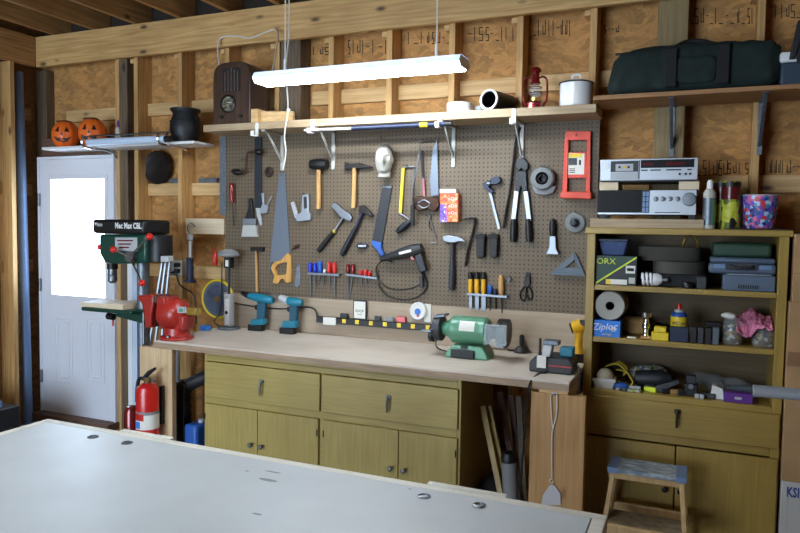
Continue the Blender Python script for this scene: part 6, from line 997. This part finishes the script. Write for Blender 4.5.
a = bxs(724, 753, 391.5, S3, -.325, .06); tg = T('purple_box', 'flat purple carton at the front of the bottom shelf', 'box', ((a[0]+a[1])/2, -.3, S3)); G().box(*a[:4], S3, S3+.045).build('carton', 'purple', tg, bev=.001); G().box((a[0]+a[1])/2-.015, (a[0]+a[1])/2+.015, -.3256, -.3251, S3+.016, S3+.028).build('label', 'light_grey', tg)
p = A(717, 391, -.28); tag(G().prism([(p.x-.03, -.29, S3+.0003), (p.x+.03, -.29, S3+.0003), (p.x+.026, -.28, S3+.05), (p.x-.02, -.275, S3+.065)], (0, .03, 0)).build('folded_paper', 'paper', bev=.002), 'folded white paper left of the purple carton', 'paper')
p = A(745, 386, -.2); tag(G().prism([(p.x-.08, -.2, S3+.0003), (p.x+.06, -.2, S3+.0003), (p.x+.06, -.2, S3+.03), (p.x+.03, -.2, S3+.06), (p.x-.08, -.2, S3+.045)], (0, .09, 0)).build('grey_tray', 'smoke', bev=.004), 'smoky grey tray behind the purple carton', 'tray')

# ================================================================== RIGHT FOREGROUND
# step ladder
Yl = -.63; lx = lambda px, py=465, y=Yl: A(px, py, y).x
lz = lambda py, px=647, y=Yl: A(px, py, y).z
zt, zb = lz(457, 609), lz(469, 609); x0, x1 = lx(608), lx(687)
t = T('step_ladder', 'small wooden step ladder with paint-worn blue top before the bookcase', 'step ladder', ((x0+x1)/2, -.5, 0)); zt = A(647, 473, Yl).z; dl = B(647, 461, zt).y-Yl
m = bpy.data.materials.new('worn_paint'); m.use_nodes = True; nt = m.node_tree; bs = nt.nodes['Principled BSDF']; bs.inputs['Roughness'].default_value = .6; tc = nt.nodes.new('ShaderNodeTexCoord'); mp = nt.nodes.new('ShaderNodeMapping'); mp.inputs['Scale'].default_value = (12, 30, 30); ns = nt.nodes.new('ShaderNodeTexNoise'); ns.inputs['Scale'].default_value = 1.4; ns.inputs['Detail'].default_value = 6; cr = nt.nodes.new('ShaderNodeValToRGB'); e = cr.color_ramp.elements; e[0].color = rgb((104, 122, 136)); e[0].position = .36; e[1].color = rgb((196, 202, 206)); e[1].position = .7; q = e.new(.5); q.color = rgb((142, 150, 156)); nt.links.new(tc.outputs['Object'], mp.inputs[0]); nt.links.new(mp.outputs[0], ns.inputs[0]); nt.links.new(ns.outputs['Fac'], cr.inputs[0]); nt.links.new(cr.outputs[0], bs.inputs['Base Color']); MATS['worn_paint'] = m
G().box(x0, x1, Yl, Yl+dl, zt-.022, zt).build('top_step', 'worn_paint', t, bev=.003); G().box(x0+.004, x1-.004, Yl+.006, Yl+.03, zt-.05, zt-.0225).build('apron', 'ladder', t, bev=.002)
for q0, q1 in ((x0-.002, x0+.045), (x1-.045, x1+.002)): G().box(q0, q1, Yl-.002, Yl+dl+.002, zt-.024, zt+.002).build('blue_end', 'pipe_blue', t, bev=.002)
fl = (A(597, 533, Yl-.12).x, A(690, 533, Yl-.12).x)
for k, (xt, s) in enumerate(((x0+.012, -1), (x1-.03, 1))):
    xb_ = xt+s*.05; g = G(); g.loft([[(xb_-.002, Yl-.17, 0), (xb_+.02, Yl-.17, 0), (xb_+.02, Yl-.11, 0), (xb_-.002, Yl-.11, 0)], [(xt, Yl+.01, zt-.023), (xt+.022, Yl+.01, zt-.023), (xt+.022, Yl+.05, zt-.023), (xt, Yl+.05, zt-.023)]]); g.build('front_leg', 'ladder', t, bev=.003)
    g = G(); g.loft([[(xb_-.002, Yl+.30, 0), (xb_+.02, Yl+.30, 0), (xb_+.02, Yl+.33, 0), (xb_-.002, Yl+.33, 0)] , [(xt, Yl+dl-.034, zt-.023), (xt+.02, Yl+dl-.034, zt-.023), (xt+.02, Yl+dl-.004, zt-.023), (xt, Yl+dl-.004, zt-.023)]]) if False else g.loft([[(xb_-.002, Yl+.175, 0), (xb_+.02, Yl+.175, 0), (xb_+.02, Yl+.205, 0), (xb_-.002, Yl+.205, 0)], [(xt, Yl+dl-.034, zt-.023), (xt+.02, Yl+dl-.034, zt-.023), (xt+.02, Yl+dl-.004, zt-.023), (xt, Yl+dl-.004, zt-.023)]]); g.build('rear_leg', 'ladder', t, bev=.003)
zr = A(647, 511, Yl+dl).z; G().box(x0+.0, x1-.0, Yl+dl-.0, Yl+dl+.02, zr-.02, zr+.02).build('rear_rail', 'ladder', t, bev=.003); zs = A(645, 520, Yl-.0).z; G().box(x0+.004, x1-.004, Yl-.10, Yl+.07, zs-.022, zs).build('step', 'worn_wood', t, bev=.003); G().box(x0-.008, x1+.008, Yl-.122, Yl-.1005, zs-.05, zs-.0).build('step_rail', 'ladder', t, bev=.003)
zs2 = zs-.2; G().box(x0-.02, x1+.02, Yl-.15, Yl+.04, max(zs2, .1)-.022, max(zs2, .1)).build('step', 'ladder', t, bev=.003)
# cardboard stack
Yq = -.38; zk = A(790, 482, Yq).z; xq = max(A(781, 500, Yq).x, BX1+.004)
t = T('white_carton', 'white carton with blue lettering at the bottom right beside the bookcase', 'carton', (xq+.25, Yq+.18, 0)); G().box(xq, xq+.5, Yq, Yq+.36, 0, zk).build('box', 'white_box', t, bev=.002); G().text('KSI', .062, (A(786.5, 490, Yq).x, Yq-.0002, A(790, 492.5, Yq).z), X_, Z_, align='LEFT', bold=.002, squeeze=.62).build('lettering', 'blue_ink', t); G().ring((A(799, 506, Yq).x+.03, Yq+.0005, A(797, 506, Yq).z), Y_, .03, .0015, 24, 6).build('printed_ring', 'light_grey', t); G().box(xq+.025, xq+.028, Yq-.0008, Yq-.0001, .02, zk-.04).build('printed_line', 'light_grey', t)
xq2 = max(A(785, 400, Yq).x, BX1+.004); zk2 = A(790, 302, Yq).z; t = T('tall_carton', 'tall plain brown carton standing on the white carton', 'carton', (xq2+.25, Yq+.18, zk)); G().box(xq2, xq2+.5, Yq, Yq+.36, zk+.0005, zk2).build('box', 'cardboard', t, bev=.002); G().box(xq2+.001, xq2+.499, Yq-.0006, Yq-.0001, zk2-.29, zk2-.225).build('tape_band', 'cardboard_dark', t)
xq3 = max(A(788.5, 260, Yq).x, BX1+.018); zk3 = A(795, 234, Yq).z; t = T('small_carton', 'brown carton on top of the tall carton right of the bookcase', 'carton', (xq3+.25, Yq+.18, zk2)); G().box(xq3, xq3+.46, Yq, Yq+.34, zk2+.0005, zk3).build('box', 'cardboard', t, bev=.002); G().box(xq3+.001, xq3+.459, Yq-.0006, Yq-.0001, (zk2+zk3)/2-.025, (zk2+zk3)/2-.022).build('flap_seam', 'cardboard_dark', t)
# chrome bar of a roller stand
Yc = -1.25; a, b = A(752.5, 390.5, Yc), A(800, 394.5, Yc); d = (b-a).normalized(); e = a+d*.75; r = 6*pm(a); t = T('roller_stand', 'chrome bar reaching in from the right edge across the bookcase', 'stand', (e.x-.1, Yc, 0))
G().lathe(a, d, [(r*.8, 0), (r, .003), (r, (e-a).length-.003), (r*.8, (e-a).length)], 28).build('chrome_bar', 'bar_steel', t); G().lathe(a-d*.004, d, [(r*.5, 0), (r*.55, .006)], 20).build('end_plug', 'black', t); px_ = a+d*.45; G().cyl((px_.x, Yc, .02), (px_.x, Yc, px_.z-r*.6), .022).build('post', 'iron', t); G().box(px_.x-.2, px_.x+.2, Yc-.03, Yc+.03, 0, .03).box(px_.x-.03, px_.x+.03, Yc-.2, Yc+.2, 0, .03).build('foot', 'iron', t)

# ================================================================== LEFT FOREGROUND
p = B(30, 413.5, 0); q = A(16, 78, p.y)
p = A(28, 412, -.13); q = A(18.5, 72, -.13); d = (p-q).normalized(); p = q+d*(q.z/-d.z); d2 = q
tag(G().cyl(p, q, .034, n=24).build('leaning_pipe', 'pipe_blue'), 'blue-grey pipe leaning in the corner left of the white door', 'pipe')
Yz = -.95; za = A(10, 417, Yz).z; t = T('equipment_case', 'low dark case with blue lid on the floor at the left edge', 'case', (A(5, 425, Yz).x, Yz, 0)); xr = A(20, 424, Yz+.3).x
G().box(xr-.6, xr, Yz, Yz+.3, 0, za-.03).build('body', 'charcoal', t, bev=.006); G().box(xr-.6, A(3, 418, Yz+.2).x, Yz+.0, Yz+.2, za-.0295, za+.02).build('blue_lid', 'pipe_blue', t, bev=.008); G().box(xr-.55, xr+.02, Yz-.03, Yz-.0005, za-.1, za-.07).build('rail', 'iron', t)
